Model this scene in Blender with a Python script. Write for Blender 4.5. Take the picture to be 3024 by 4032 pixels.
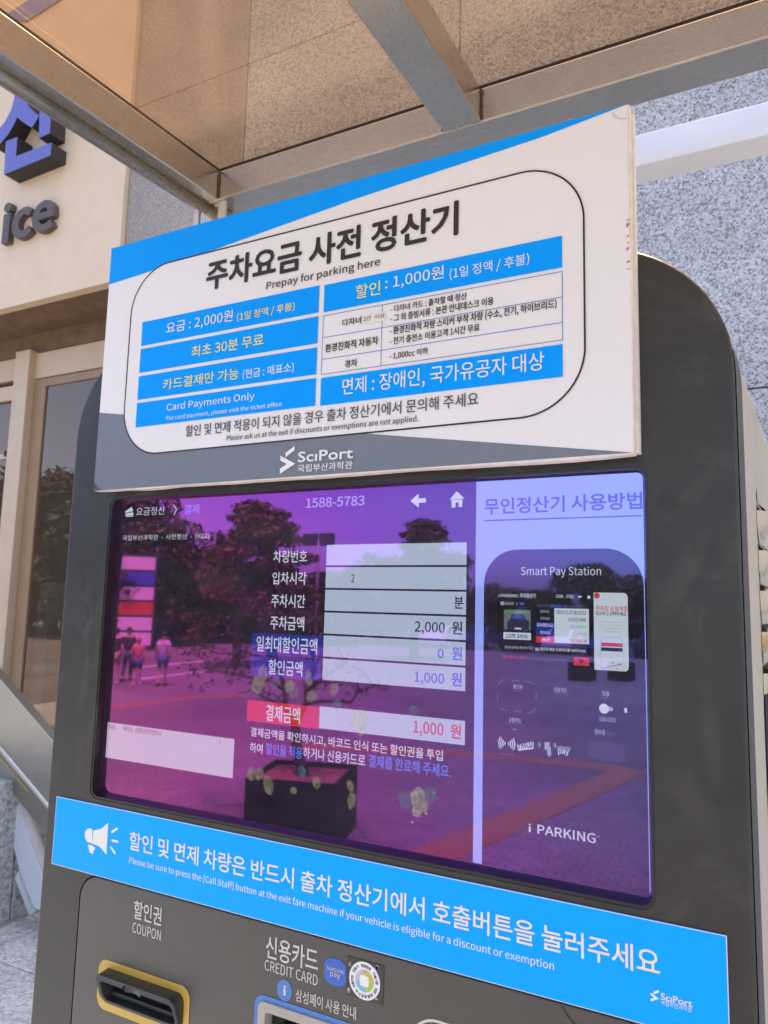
import bpy, bmesh, math, random
from mathutils import Vector, Matrix, Quaternion

S = bpy.context.scene
C = S.collection
for o in list(bpy.data.objects):
    bpy.data.objects.remove(o)

# ------------------------------------------------------------------ camera
FPX, PPX, PPY = 2895.0, 1512.0, 2016.0          # photograph: 3024 x 4032 pixels
AX = ((0.88725236, -0.03558541, -0.45990969),    # world X, Y, Z in camera axes
      (0.46062045, 0.12181991, 0.87919777),
      (0.02473954, -0.9919141, 0.12447637))
D, H, CX = 0.72, 1.45, 0.0                       # camera distance to kiosk front, height
cam_data = bpy.data.cameras.new('camera')
cam = bpy.data.objects.new('camera', cam_data)
C.objects.link(cam)
cam.matrix_world = Matrix(((AX[0][0], -AX[0][1], -AX[0][2], CX),
                           (AX[1][0], -AX[1][1], -AX[1][2], -D),
                           (AX[2][0], -AX[2][1], -AX[2][2], H),
                           (0, 0, 0, 1)))
cam_data.sensor_fit = 'VERTICAL'
cam_data.sensor_height = 36
cam_data.sensor_width = 27
cam_data.lens = FPX / 4032 * 36
cam_data.clip_start = 0.02
cam_data.clip_end = 2000
cam_data.dof.use_dof = True
cam_data.dof.focus_distance = 0.86
cam_data.dof.aperture_fstop = 15
S.camera = cam

# ------------------------------------------------------------------ light
EXPO = 2.2
SUN_EL, SUN_AZ = math.radians(72), math.radians(20)     # azimuth from +Y (behind the building) towards +X
w = bpy.data.worlds.new('World')
S.world = w
w.use_nodes = True
wn = w.node_tree
bg = wn.nodes['Background']
sky = wn.nodes.new('ShaderNodeTexSky')
sky.sky_type = 'NISHITA'
sky.sun_disc = False
sky.sun_elevation = SUN_EL
sky.sun_rotation = SUN_AZ
sky.altitude = 20
sky.air_density = 0.5
sky.dust_density = 3.0
sky.ozone_density = 0.2
wn.links.new(sky.outputs[0], bg.inputs[0])
bg.inputs[1].default_value = 0.15
sl = bpy.data.lights.new('sun', 'SUN')
sl.energy = 2.2
sl.angle = math.radians(0.53)
sl.color = (1.0, 0.95, 0.87)
so = bpy.data.objects.new('sun', sl)
C.objects.link(so)
sd = Vector((math.sin(SUN_AZ) * math.cos(SUN_EL), math.cos(SUN_AZ) * math.cos(SUN_EL), math.sin(SUN_EL)))
so.rotation_euler = sd.to_track_quat('Z', 'Y').to_euler()
so.location = (0, 0, 20)
S.view_settings.view_transform = 'Standard'
S.view_settings.look = 'None'
S.view_settings.gamma = 1
S.view_settings.use_curve_mapping = False
S.view_settings.exposure = EXPO
KE = 2 ** -EXPO
S.cycles.max_bounces = 10
S.cycles.transparent_max_bounces = 16
S.cycles.sample_clamp_indirect = 6
S.cycles.use_denoising = True

# ------------------------------------------------------------------ pixel -> world helpers
def ray(px, py):
    d = ((px - PPX), (py - PPY), FPX)
    r = [sum(a * b for a, b in zip(row, d)) for row in AX]
    return r[0] / r[1], r[2] / r[1]
def P(px, py, y):                 # point of a plane parallel to the facade, as (x, z)
    a, b = ray(px, py)
    return (CX + a * (D + y), H + b * (D + y))
YS = 0.012                        # plane of the screen glass
def M(px, py, Z):                 # point at height Z seen mirrored in the screen
    a, b = ray(px, py)
    L = (Z - H) / b
    return (a * L, -(L - D) + 2 * YS)
def ML(px, py, L):                # mirrored point at path length L
    a, b = ray(px, py)
    return Vector((a * L, -(L - D) + 2 * YS, H + b * L))
def crop(ox, oy, s):
    return lambda x, y: (ox + x / s, oy + y / s)
c1 = crop(0, 0, 1.0972); c2 = crop(1400, 0, 1.0216); c3 = crop(380, 780, 1.4813)
c4 = crop(1200, 640, 1.2199); c5 = crop(350, 1850, 1.0703); c6 = crop(1700, 1780, 1.2154)
c7 = crop(0, 3050, 1.0972); c8 = crop(1300, 3200, 0.9623); c9 = crop(900, 3650, 2.0738)
c10 = crop(1900, 2100, 2.37); c11 = crop(1900, 2600, 2.37); c12 = crop(900, 2600, 1.659)
c13 = crop(380, 2400, 2.0232); c14 = crop(300, 3700, 3.318)

# ------------------------------------------------------------------ materials
MATS = {}
def newmat(name):
    m = bpy.data.materials.new(name)
    m.use_nodes = True
    MATS[name] = m
    nt = m.node_tree
    return m, nt, nt.nodes['Principled BSDF'], nt.nodes['Material Output']
def N(nt, t, **kw):
    n = nt.nodes.new(t)
    for k, v in kw.items():
        if k.startswith('i_'):
            n.inputs[k[2:].replace('_', ' ')].default_value = v
        else:
            setattr(n, k, v)
    return n
def ramp(nt, stops):
    r = nt.nodes.new('ShaderNodeValToRGB')
    e = r.color_ramp.elements
    while len(e) < len(stops):
        e.new(0.5)
    for q, (p, c) in zip(e, stops):
        q.position = p
        q.color = (*c, 1) if len(c) == 3 else c
    return r
def col3(c):
    return (c[0], c[1], c[2], 1)
def plain(name, color, rough=0.5, metal=0.0, var=0.08, scale=40, bump=0.0, spec=0.5, rvar=0.0):
    """base colour with fine uneven wear and optional relief"""
    m, nt, b, out = newmat(name)
    tc = N(nt, 'ShaderNodeTexCoord')
    no = N(nt, 'ShaderNodeTexNoise', i_Scale=scale, i_Detail=6.0, i_Roughness=0.6)
    nt.links.new(tc.outputs['Object'], no.inputs['Vector'])
    lo = tuple(max(0, c * (1 - var)) for c in color); hi = tuple(min(1, c * (1 + var)) for c in color)
    r = ramp(nt, [(0.3, lo), (0.7, hi)])
    nt.links.new(no.outputs['Fac'], r.inputs['Fac'])
    nt.links.new(r.outputs['Color'], b.inputs['Base Color'])
    b.inputs['Roughness'].default_value = rough
    b.inputs['Metallic'].default_value = metal
    b.inputs['Specular IOR Level'].default_value = spec
    if rvar:
        mr = N(nt, 'ShaderNodeMapRange', i_From_Min=0.3, i_From_Max=0.7, i_To_Min=max(0.02, rough - rvar), i_To_Max=rough + rvar)
        nt.links.new(no.outputs['Fac'], mr.inputs['Value'])
        nt.links.new(mr.outputs['Result'], b.inputs['Roughness'])
    if bump:
        n2 = N(nt, 'ShaderNodeTexNoise', i_Scale=scale * 8, i_Detail=3.0)
        nt.links.new(tc.outputs['Object'], n2.inputs['Vector'])
        bp = N(nt, 'ShaderNodeBump', i_Strength=bump, i_Distance=0.002)
        nt.links.new(n2.outputs['Fac'], bp.inputs['Height'])
        nt.links.new(bp.outputs['Normal'], b.inputs['Normal'])
    return m
def granite(name, tones, cell=105.0, rough=0.6, big=0.12):
    m, nt, b, out = newmat(name)
    tc = N(nt, 'ShaderNodeTexCoord')
    wob = N(nt, 'ShaderNodeTexNoise', i_Scale=cell * 1.3, i_Detail=3.0)
    nt.links.new(tc.outputs['Object'], wob.inputs['Vector'])
    vm = N(nt, 'ShaderNodeVectorMath', operation='MULTIPLY_ADD')
    vm.inputs[1].default_value = (1.4 / cell,) * 3
    nt.links.new(wob.outputs['Color'], vm.inputs[0]); nt.links.new(tc.outputs['Object'], vm.inputs[2])
    v = N(nt, 'ShaderNodeTexVoronoi', i_Scale=cell)
    nt.links.new(vm.outputs[0], v.inputs['Vector'])
    sep = N(nt, 'ShaderNodeSeparateColor')
    nt.links.new(v.outputs['Color'], sep.inputs[0])
    r = ramp(nt, tones)
    r.color_ramp.interpolation = 'LINEAR'
    nt.links.new(sep.outputs[0], r.inputs['Fac'])
    no = N(nt, 'ShaderNodeTexNoise', i_Scale=2.5, i_Detail=5.0)
    nt.links.new(tc.outputs['Object'], no.inputs['Vector'])
    mr = N(nt, 'ShaderNodeMapRange', i_From_Min=0.3, i_From_Max=0.7, i_To_Min=1 - big, i_To_Max=1 + big)
    nt.links.new(no.outputs['Fac'], mr.inputs['Value'])
    mx = N(nt, 'ShaderNodeMix', data_type='RGBA', blend_type='MULTIPLY')
    mx.inputs['Factor'].default_value = 1
    nt.links.new(r.outputs['Color'], mx.inputs['A']); nt.links.new(mr.outputs['Result'], mx.inputs['B'])
    nt.links.new(mx.outputs['Result'], b.inputs['Base Color'])
    b.inputs['Roughness'].default_value = rough
    bp = N(nt, 'ShaderNodeBump', i_Strength=0.25, i_Distance=0.002)
    nt.links.new(sep.outputs[1], bp.inputs['Height']); nt.links.new(bp.outputs['Normal'], b.inputs['Normal'])
    return m
def steel(name, color=(0.62, 0.575, 0.50), rough=0.24, axis='x'):
    m, nt, b, out = newmat(name)
    tc = N(nt, 'ShaderNodeTexCoord')
    mp = N(nt, 'ShaderNodeMapping')
    mp.inputs['Scale'].default_value = {'x': (6, 500, 500), 'y': (500, 6, 500), 'z': (500, 500, 6)}[axis]
    nt.links.new(tc.outputs['Object'], mp.inputs['Vector'])
    no = N(nt, 'ShaderNodeTexNoise', i_Scale=3.0, i_Detail=4.0)
    nt.links.new(mp.outputs[0], no.inputs['Vector'])
    mr = N(nt, 'ShaderNodeMapRange', i_From_Min=0.3, i_From_Max=0.7, i_To_Min=rough - 0.03, i_To_Max=rough + 0.05)
    nt.links.new(no.outputs['Fac'], mr.inputs['Value']); nt.links.new(mr.outputs['Result'], b.inputs['Roughness'])
    n2 = N(nt, 'ShaderNodeTexNoise', i_Scale=7.0, i_Detail=6.0, i_Roughness=0.7)
    nt.links.new(tc.outputs['Object'], n2.inputs['Vector'])
    r = ramp(nt, [(0.3, tuple(c * 0.9 for c in color)), (0.65, color)])
    nt.links.new(n2.outputs['Fac'], r.inputs['Fac']); nt.links.new(r.outputs['Color'], b.inputs['Base Color'])
    b.inputs['Metallic'].default_value = 1
    bp = N(nt, 'ShaderNodeBump', i_Strength=0.012, i_Distance=0.001)
    nt.links.new(no.outputs['Fac'], bp.inputs['Height']); nt.links.new(bp.outputs['Normal'], b.inputs['Normal'])
    return m
def lcd(name, color, k=1.0):
    """a lit area of the liquid crystal display; colour is what the panel shows"""
    m, nt, b, out = newmat(name)
    b.inputs['Base Color'].default_value = (0.004, 0.004, 0.005, 1)
    b.inputs['Roughness'].default_value = 0.6
    b.inputs['Specular IOR Level'].default_value = 0.0
    b.inputs['Emission Color'].default_value = col3(color)
    b.inputs['Emission Strength'].default_value = k * KE
    return m
def srgb(r, g, b):
    f = lambda c: (c / 255 / 12.92) if c / 255 <= 0.04045 else ((c / 255 + 0.055) / 1.055) ** 2.4
    return (f(r), f(g), f(b))

granite('granite_wall', [(0.0, (0.14, 0.135, 0.13)), (0.14, (0.27, 0.26, 0.245)), (0.5, (0.47, 0.455, 0.425)), (1.0, (0.64, 0.62, 0.585))], 165)
granite('granite_paving', [(0.0, (0.32, 0.315, 0.30)), (0.5, (0.50, 0.49, 0.47)), (1.0, (0.64, 0.63, 0.61))], 90)
granite('granite_warmlit', [(0.0, (0.19, 0.16, 0.13)), (0.5, (0.35, 0.29, 0.235)), (1.0, (0.48, 0.41, 0.335))], 220)  # wall granite again, with warm light put into its colour
granite('granite_rough', [(0.0, (0.24, 0.235, 0.22)), (0.5, (0.40, 0.39, 0.37)), (1.0, (0.54, 0.525, 0.50))], 80, 0.8)
plain('caulk', (0.34, 0.29, 0.22), 0.8, bump=0.3)
plain('joint_dark', (0.10, 0.09, 0.08), 0.9)
plain('sign_cream', (0.76, 0.56, 0.36), 0.45, var=0.05, scale=6)
plain('letter_blue', (0.13, 0.14, 0.42), 0.5, var=0.10, scale=60, bump=0.1)
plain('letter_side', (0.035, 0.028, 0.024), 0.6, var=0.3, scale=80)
plain('letter_grey', (0.105, 0.078, 0.060), 0.5, var=0.15, scale=60)
plain('soffit', (0.20, 0.125, 0.07), 0.7, var=0.2, scale=12)
plain('frame_cream', (0.62, 0.45, 0.29), 0.4, var=0.05, scale=10)
plain('frame_tan', (0.34, 0.21, 0.11), 0.4, var=0.06, scale=10)
plain('film_teal', (0.34, 0.43, 0.42), 0.6, var=0.2, scale=9)
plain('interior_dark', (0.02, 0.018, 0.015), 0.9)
steel('steel_x', axis='x'); steel('steel_y', axis='y'); steel('steel_z', axis='z')
plain('steel_white', (0.88, 0.88, 0.86), 0.4, var=0.04, scale=12)
steel('steel_satin', (0.46, 0.43, 0.37), 0.42, 'x')
plain('post_beige', (0.50, 0.47, 0.41), 0.4, var=0.05)
plain('panel_pale', (0.66, 0.68, 0.70), 0.35, var=0.04)
plain('weld', (0.11, 0.085, 0.06), 0.6, 0.5, var=0.4, scale=200, bump=0.5)
plain('rubber', (0.02, 0.018, 0.016), 0.7)
plain('white_sealant', (0.62, 0.58, 0.52), 0.6, var=0.1)

def cover_paint():
    """charcoal powder coat with rubbed and dusty patches"""
    m, nt, b, out = newmat('cover_paint')
    tc = N(nt, 'ShaderNodeTexCoord')
    n1 = N(nt, 'ShaderNodeTexNoise', i_Scale=9.0, i_Detail=7.0, i_Roughness=0.65, i_Distortion=0.6)
    nt.links.new(tc.outputs['Object'], n1.inputs['Vector'])
    r = ramp(nt, [(0.35, (0.026, 0.0245, 0.020)), (0.55, (0.034, 0.032, 0.0265)), (0.72, (0.066, 0.063, 0.054))])
    nt.links.new(n1.outputs['Fac'], r.inputs['Fac'])
    n3 = N(nt, 'ShaderNodeTexNoise', i_Scale=900.0, i_Detail=2.0)
    nt.links.new(tc.outputs['Object'], n3.inputs['Vector'])
    mr3 = N(nt, 'ShaderNodeMapRange', i_From_Min=0.3, i_From_Max=0.7, i_To_Min=0.8, i_To_Max=1.2)
    nt.links.new(n3.outputs['Fac'], mr3.inputs['Value'])
    mx = N(nt, 'ShaderNodeMix', data_type='RGBA', blend_type='MULTIPLY')
    mx.inputs['Factor'].default_value = 1
    nt.links.new(r.outputs['Color'], mx.inputs['A']); nt.links.new(mr3.outputs['Result'], mx.inputs['B'])
    nt.links.new(mx.outputs['Result'], b.inputs['Base Color'])
    mr = N(nt, 'ShaderNodeMapRange', i_From_Min=0.3, i_From_Max=0.75, i_To_Min=0.34, i_To_Max=0.50)
    nt.links.new(n1.outputs['Fac'], mr.inputs['Value']); nt.links.new(mr.outputs['Result'], b.inputs['Roughness'])
    b.inputs['Specular IOR Level'].default_value = 0.45
    bp = N(nt, 'ShaderNodeBump', i_Strength=0.12, i_Distance=0.0006)
    nt.links.new(n3.outputs['Fac'], bp.inputs['Height']); nt.links.new(bp.outputs['Normal'], b.inputs['Normal'])
cover_paint()
plain('cover_edge', (0.075, 0.066, 0.055), 0.45, var=0.12, scale=30)  # charcoal cover paint, browned by amber light put into the colour
plain('panel_grey', (0.075, 0.070, 0.058), 0.40, var=0.10, scale=14, rvar=0.08, bump=0.05)
def cream_body():
    """cream enamel with rust runs under the louvres"""
    m, nt, b, out = newmat('cream_body')
    tc = N(nt, 'ShaderNodeTexCoord')
    mp = N(nt, 'ShaderNodeMapping'); mp.inputs['Scale'].default_value = (30, 30, 9)
    nt.links.new(tc.outputs['Object'], mp.inputs['Vector'])
    n1 = N(nt, 'ShaderNodeTexNoise', i_Scale=1.3, i_Detail=7.0, i_Roughness=0.7)
    nt.links.new(mp.outputs[0], n1.inputs['Vector'])
    r = ramp(nt, [(0.0, (0.62, 0.57, 0.45)), (0.52, (0.60, 0.54, 0.40)), (0.62, (0.50, 0.35, 0.15)), (0.72, (0.24, 0.10, 0.03))])
    nt.links.new(n1.outputs['Fac'], r.inputs['Fac']); nt.links.new(r.outputs['Color'], b.inputs['Base Color'])
    b.inputs['Roughness'].default_value = 0.45
cream_body()
plain('cream_plain', (0.60, 0.54, 0.41), 0.4, var=0.04)
plain('black_plastic', (0.014, 0.014, 0.014), 0.32, var=0.2, scale=80, bump=0.05)
plain('slot_plastic', (0.034, 0.034, 0.032), 0.30, var=0.15, scale=60, bump=0.04)
plain('slot_inner', (0.012, 0.013, 0.016), 0.35)
plain('yellow_paint', (0.60, 0.38, 0.055), 0.35, var=0.08)
plain('rim_blue', (0.06, 0.20, 0.50), 0.35, var=0.06)
plain('beige_frame', (0.42, 0.38, 0.30), 0.4, var=0.06)
plain('board_white', (0.80, 0.79, 0.77), 0.32, var=0.015, scale=4)
plain('board_core', (0.76, 0.71, 0.62), 0.8, var=0.10, scale=90, bump=0.2)
plain('print_blue', (0.0, 0.335, 1.0), 0.4, var=0.02, scale=4, spec=0.12)
plain('print_grey', (0.165, 0.185, 0.215), 0.32, var=0.04, scale=200)
plain('print_black', (0.042, 0.036, 0.032), 0.32, var=0.05, spec=0.2)
plain('print_darkgrey', (0.10, 0.095, 0.09), 0.32, var=0.05, spec=0.2)
plain('print_white', (0.82, 0.81, 0.79), 0.32, var=0.02)
plain('print_yellow', (0.86, 0.80, 0.16), 0.32, var=0.02, spec=0.2)
plain('print_cream', (0.80, 0.79, 0.70), 0.35, var=0.02)
plain('label_paper', (0.76, 0.75, 0.66), 0.6, var=0.03)
plain('line_blue', (0.05, 0.20, 0.56), 0.32, var=0.03)
plain('strip_blue', (0.0, 0.40, 1.0), 0.35, var=0.02, scale=5, rvar=0.05, spec=0.15)
plain('red_mark', (0.62, 0.14, 0.07), 0.5, var=0.3, scale=300)
plain('silk_white', (0.62, 0.60, 0.53), 0.5, var=0.04)
plain('icon_blue', (0.035, 0.13, 0.50), 0.4, var=0.04)
plain('holo_dark', (0.030, 0.028, 0.024), 0.30, var=0.2, scale=120)
plain('holo_silver', (0.30, 0.29, 0.26), 0.28, 0.6, var=0.3, scale=150)
for nm, c in dict(seal_gold=(0.62, 0.42, 0.05), seal_green=(0.38, 0.55, 0.06), seal_cyan=(0.18, 0.48, 0.62), seal_lilac=(0.52, 0.50, 0.56)).items():
    plain(nm, c, 0.35, var=0.03)

def roof_sheet():
    """bronze tinted polycarbonate, slightly milky with dust"""
    m, nt, b, out = newmat('roof_sheet')
    nt.nodes.remove(b)
    tr = N(nt, 'ShaderNodeBsdfTransparent'); tr.inputs[0].default_value = (0.86, 0.70, 0.555, 1)
    tl = N(nt, 'ShaderNodeBsdfTranslucent'); tl.inputs[0].default_value = (0.55, 0.42, 0.30, 1)
    gl = N(nt, 'ShaderNodeBsdfGlossy'); gl.inputs['Roughness'].default_value = 0.12; gl.inputs[0].default_value = (0.8, 0.75, 0.7, 1)
    tc = N(nt, 'ShaderNodeTexCoord')
    no = N(nt, 'ShaderNodeTexNoise', i_Scale=5.0, i_Detail=6.0, i_Roughness=0.65)
    nt.links.new(tc.outputs['Object'], no.inputs['Vector'])
    mr = N(nt, 'ShaderNodeMapRange', i_From_Min=0.3, i_From_Max=0.7, i_To_Min=0.035, i_To_Max=0.065)
    nt.links.new(no.outputs['Fac'], mr.inputs['Value'])
    m1 = N(nt, 'ShaderNodeMixShader'); m2 = N(nt, 'ShaderNodeMixShader'); m2.inputs[0].default_value = 0.06
    nt.links.new(mr.outputs['Result'], m1.inputs[0])
    nt.links.new(tr.outputs[0], m1.inputs[1]); nt.links.new(tl.outputs[0], m1.inputs[2])
    nt.links.new(m1.outputs[0], m2.inputs[1]); nt.links.new(gl.outputs[0], m2.inputs[2])
    nt.links.new(m2.outputs[0], out.inputs['Surface'])
roof_sheet()
def window_glass():
    m, nt, b, out = newmat('window_glass')
    nt.nodes.remove(b)
    tr = N(nt, 'ShaderNodeBsdfTransparent'); tr.inputs[0].default_value = (0.62, 0.56, 0.50, 1)
    gl = N(nt, 'ShaderNodeBsdfGlossy'); gl.inputs[0].default_value = (1.0, 0.76, 0.60, 1); gl.inputs['Roughness'].default_value = 0.01
    fr = N(nt, 'ShaderNodeFresnel', i_IOR=2.3)
    mx = N(nt, 'ShaderNodeMixShader')
    nt.links.new(fr.outputs[0], mx.inputs[0]); nt.links.new(tr.outputs[0], mx.inputs[1]); nt.links.new(gl.outputs[0], mx.inputs[2])
    df = N(nt, 'ShaderNodeBsdfDiffuse'); df.inputs[0].default_value = (0.36, 0.25, 0.17, 1)      # film of dust
    m2 = N(nt, 'ShaderNodeMixShader'); m2.inputs[0].default_value = 0.16
    nt.links.new(mx.outputs[0], m2.inputs[1]); nt.links.new(df.outputs[0], m2.inputs[2])
    nt.links.new(m2.outputs[0], out.inputs['Surface'])
window_glass()
def coated_glass():
    """cover glass of the display: a thin interference film gives the violet reflection"""
    m, nt, b, out = newmat('coated_glass')
    tr = N(nt, 'ShaderNodeBsdfTransparent'); tr.inputs[0].default_value = (0.86, 0.88, 0.86, 1)
    b.inputs['Base Color'].default_value = (0.0, 0.0, 0.0, 1)
    b.inputs['Roughness'].default_value = 0.02
    b.inputs['IOR'].default_value = 3.0
    b.inputs['Thin Film Thickness'].default_value = 372
    b.inputs['Thin Film IOR'].default_value = 1.9
    ad = N(nt, 'ShaderNodeAddShader')
    nt.links.new(tr.outputs[0], ad.inputs[0]); nt.links.new(b.outputs[0], ad.inputs[1])
    df = N(nt, 'ShaderNodeBsdfDiffuse'); df.inputs[0].default_value = (0.55, 0.55, 0.56, 1)      # wiped dust and grease
    tc = N(nt, 'ShaderNodeTexCoord')
    mp = N(nt, 'ShaderNodeMapping'); mp.inputs['Rotation'].default_value = (0, 0.7, 0); mp.inputs['Scale'].default_value = (6, 6, 22)
    no = N(nt, 'ShaderNodeTexNoise', i_Scale=1.0, i_Detail=5.0, i_Roughness=0.6)
    nt.links.new(tc.outputs['Object'], mp.inputs['Vector']); nt.links.new(mp.outputs[0], no.inputs['Vector'])
    mr = N(nt, 'ShaderNodeMapRange', i_From_Min=0.3, i_From_Max=0.7, i_To_Min=0.012, i_To_Max=0.045)
    nt.links.new(no.outputs['Fac'], mr.inputs['Value'])
    m2 = N(nt, 'ShaderNodeMixShader')
    nt.links.new(mr.outputs['Result'], m2.inputs[0]); nt.links.new(ad.outputs[0], m2.inputs[1]); nt.links.new(df.outputs[0], m2.inputs[2])
    nt.links.new(m2.outputs[0], out.inputs['Surface'])
coated_glass()
def smudge_mat(name, color, fac):
    m, nt, b, out = newmat(name)
    tr = N(nt, 'ShaderNodeBsdfTransparent')
    df = N(nt, 'ShaderNodeBsdfDiffuse'); df.inputs[0].default_value = col3(color)
    tc = N(nt, 'ShaderNodeTexCoord')
    no = N(nt, 'ShaderNodeTexNoise', i_Scale=160.0, i_Detail=4.0)
    nt.links.new(tc.outputs['Object'], no.inputs['Vector'])
    mr = N(nt, 'ShaderNodeMapRange', i_From_Min=0.35, i_From_Max=0.65, i_To_Min=fac * 0.45, i_To_Max=fac)
    nt.links.new(no.outputs['Fac'], mr.inputs['Value'])
    mx = N(nt, 'ShaderNodeMixShader')
    at = N(nt, 'ShaderNodeAttribute', attribute_name='fade')
    mm = N(nt, 'ShaderNodeMath', operation='MULTIPLY')
    nt.links.new(mr.outputs['Result'], mm.inputs[0]); nt.links.new(at.outputs['Fac'], mm.inputs[1])
    nt.links.new(mm.outputs[0], mx.inputs[0]); nt.links.new(tr.outputs[0], mx.inputs[1]); nt.links.new(df.outputs[0], mx.inputs[2])
    nt.links.new(mx.outputs[0], out.inputs['Surface'])
smudge_mat('grease_pale', (0.50, 0.46, 0.28), 0.34)
smudge_mat('grease_teal', (0.16, 0.36, 0.40), 0.28)
smudge_mat('grease_thick', (0.58, 0.56, 0.40), 0.55)
smudge_mat('dust_light', (0.30, 0.29, 0.26), 0.13)
smudge_mat('dust_spot', (0.02, 0.02, 0.018), 0.16)

lcd('lcd_black', (0.0, 0.0, 0.0), 0)
lcd('lcd_dark', srgb(14, 9, 24), 1)
lcd('lcd_cell', srgb(172, 186, 210), 1)
lcd('lcd_list', srgb(176, 180, 196), 1)
lcd('lcd_text', srgb(200, 206, 226), 1)
lcd('lcd_dimtext', srgb(150, 158, 190), 1)
lcd('lcd_faint', srgb(88, 84, 128), 1)
lcd('lcd_fainter', srgb(46, 42, 74), 1)
lcd('lcd_ink', srgb(6, 6, 10), 1)
lcd('lcd_blue', srgb(14, 40, 140), 1)
lcd('lcd_bluetext', srgb(64, 92, 214), 1)
lcd('lcd_bluelink', srgb(60, 120, 235), 1)
lcd('lcd_red', srgb(196, 42, 40), 1)
lcd('lcd_redtext', srgb(200, 46, 62), 1)
lcd('lcd_cyan', srgb(60, 160, 190), 1)
lcd('lcd_side', srgb(150, 168, 250), 1)
lcd('lcd_sidetext', srgb(84, 80, 156), 1)
lcd('lcd_pane', srgb(190, 200, 214), 1)
lcd('lcd_green', srgb(90, 130, 80), 1)
lcd('lcd_car', srgb(30, 34, 60), 1)
lcd('lcd_carblue', srgb(50, 70, 140), 1)
lcd('lcd_orange', srgb(170, 90, 40), 1)

# setting seen mirrored in the screen and windows
def plaza_mat():
    m, nt, b, out = newmat('plaza_paving')
    tc = N(nt, 'ShaderNodeTexCoord')
    br = N(nt, 'ShaderNodeTexBrick', i_Scale=2.4, i_Mortar_Size=0.02)
    br.inputs['Color1'].default_value = (0.19, 0.175, 0.165, 1); br.inputs['Color2'].default_value = (0.14, 0.13, 0.125, 1)
    br.inputs['Mortar'].default_value = (0.075, 0.07, 0.066, 1)
    nt.links.new(tc.outputs['Object'], br.inputs['Vector'])
    no = N(nt, 'ShaderNodeTexNoise', i_Scale=0.35, i_Detail=6.0)
    nt.links.new(tc.outputs['Object'], no.inputs['Vector'])
    mr = N(nt, 'ShaderNodeMapRange', i_From_Min=0.3, i_From_Max=0.7, i_To_Min=0.75, i_To_Max=1.2)
    nt.links.new(no.outputs['Fac'], mr.inputs['Value'])
    mx = N(nt, 'ShaderNodeMix', data_type='RGBA', blend_type='MULTIPLY'); mx.inputs['Factor'].default_value = 1
    nt.links.new(br.outputs['Color'], mx.inputs['A']); nt.links.new(mr.outputs['Result'], mx.inputs['B'])
    nt.links.new(mx.outputs['Result'], b.inputs['Base Color'])
    b.inputs['Roughness'].default_value = 0.8
plaza_mat()
plain('asphalt', (0.055, 0.055, 0.055), 0.85, var=0.2, scale=3)
plain('orange_paver', (0.24, 0.145, 0.07), 0.8, var=0.2, scale=20)
plain('white_paint', (0.38, 0.38, 0.37), 0.6)
plain('bark', (0.06, 0.045, 0.035), 0.9, var=0.3, scale=20, bump=0.4)
def leaf(name, a, b2):
    m, nt, b, out = newmat(name)
    oi = N(nt, 'ShaderNodeTexCoord')
    no = N(nt, 'ShaderNodeTexNoise', i_Scale=1.7, i_Detail=5.0)
    nt.links.new(oi.outputs['Object'], no.inputs['Vector'])
    r = ramp(nt, [(0.35, a), (0.65, b2)])
    nt.links.new(no.outputs['Fac'], r.inputs['Fac']); nt.links.new(r.outputs['Color'], b.inputs['Base Color'])
    b.inputs['Roughness'].default_value = 0.6
leaf('leaf_dark', (0.022, 0.032, 0.011), (0.055, 0.062, 0.018))
lcd('lcd_listtext', srgb(96, 70, 84), 1)
leaf('leaf_pine', (0.05, 0.06, 0.015), (0.12, 0.105, 0.028))
leaf('leaf_small', (0.04, 0.045, 0.015), (0.09, 0.07, 0.025))
plain('planter_metal', (0.008, 0.008, 0.010), 0.6, var=0.15, spec=0.1)
plain('soil', (0.20, 0.11, 0.065), 0.9, var=0.3, scale=30)
plain('skin', (0.50, 0.32, 0.23), 0.5, var=0.03)
plain('hair_black', (0.012, 0.010, 0.009), 0.5)
for nm, c in dict(cloth_black=(0.02, 0.02, 0.022), cloth_pink=(0.42, 0.12, 0.14), cloth_denim=(0.06, 0.09, 0.19), cloth_white=(0.70, 0.69, 0.67),
                  cloth_navy=(0.04, 0.05, 0.11), cloth_khaki=(0.30, 0.25, 0.18), shoe_white=(0.65, 0.64, 0.62), shoe_dark=(0.03, 0.03, 0.03)).items():
    plain(nm, c, 0.8, var=0.08)
def stripes():
    m, nt, b, out = newmat('cloth_striped')
    tc = N(nt, 'ShaderNodeTexCoord')
    wv = N(nt, 'ShaderNodeTexWave', bands_direction='Z', i_Scale=4.2)
    nt.links.new(tc.outputs['Object'], wv.inputs['Vector'])
    r = ramp(nt, [(0.45, (0.08, 0.09, 0.16)), (0.55, (0.70, 0.70, 0.70))])
    nt.links.new(wv.outputs['Fac'], r.inputs['Fac']); nt.links.new(r.outputs['Color'], b.inputs['Base Color'])
    b.inputs['Roughness'].default_value = 0.85
stripes()
for nm, c in dict(car_white=(0.75, 0.75, 0.74), car_silver=(0.42, 0.43, 0.45), car_black=(0.02, 0.02, 0.022), car_grey=(0.13, 0.135, 0.14), car_navy=(0.03, 0.05, 0.13)).items():
    m_ = plain(nm, c, 0.25, var=0.02)
    m_.node_tree.nodes['Principled BSDF'].inputs['Coat Weight'].default_value = 0.6
plain('car_glass', (0.012, 0.014, 0.016), 0.05)
plain('tyre', (0.02, 0.02, 0.02), 0.8)
plain('totem_blue', (0.05, 0.10, 0.45), 0.4)
plain('totem_red', (0.55, 0.04, 0.04), 0.4)
plain('totem_white', (0.72, 0.70, 0.68), 0.4)
plain('totem_dark', (0.05, 0.05, 0.055), 0.4)
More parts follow.
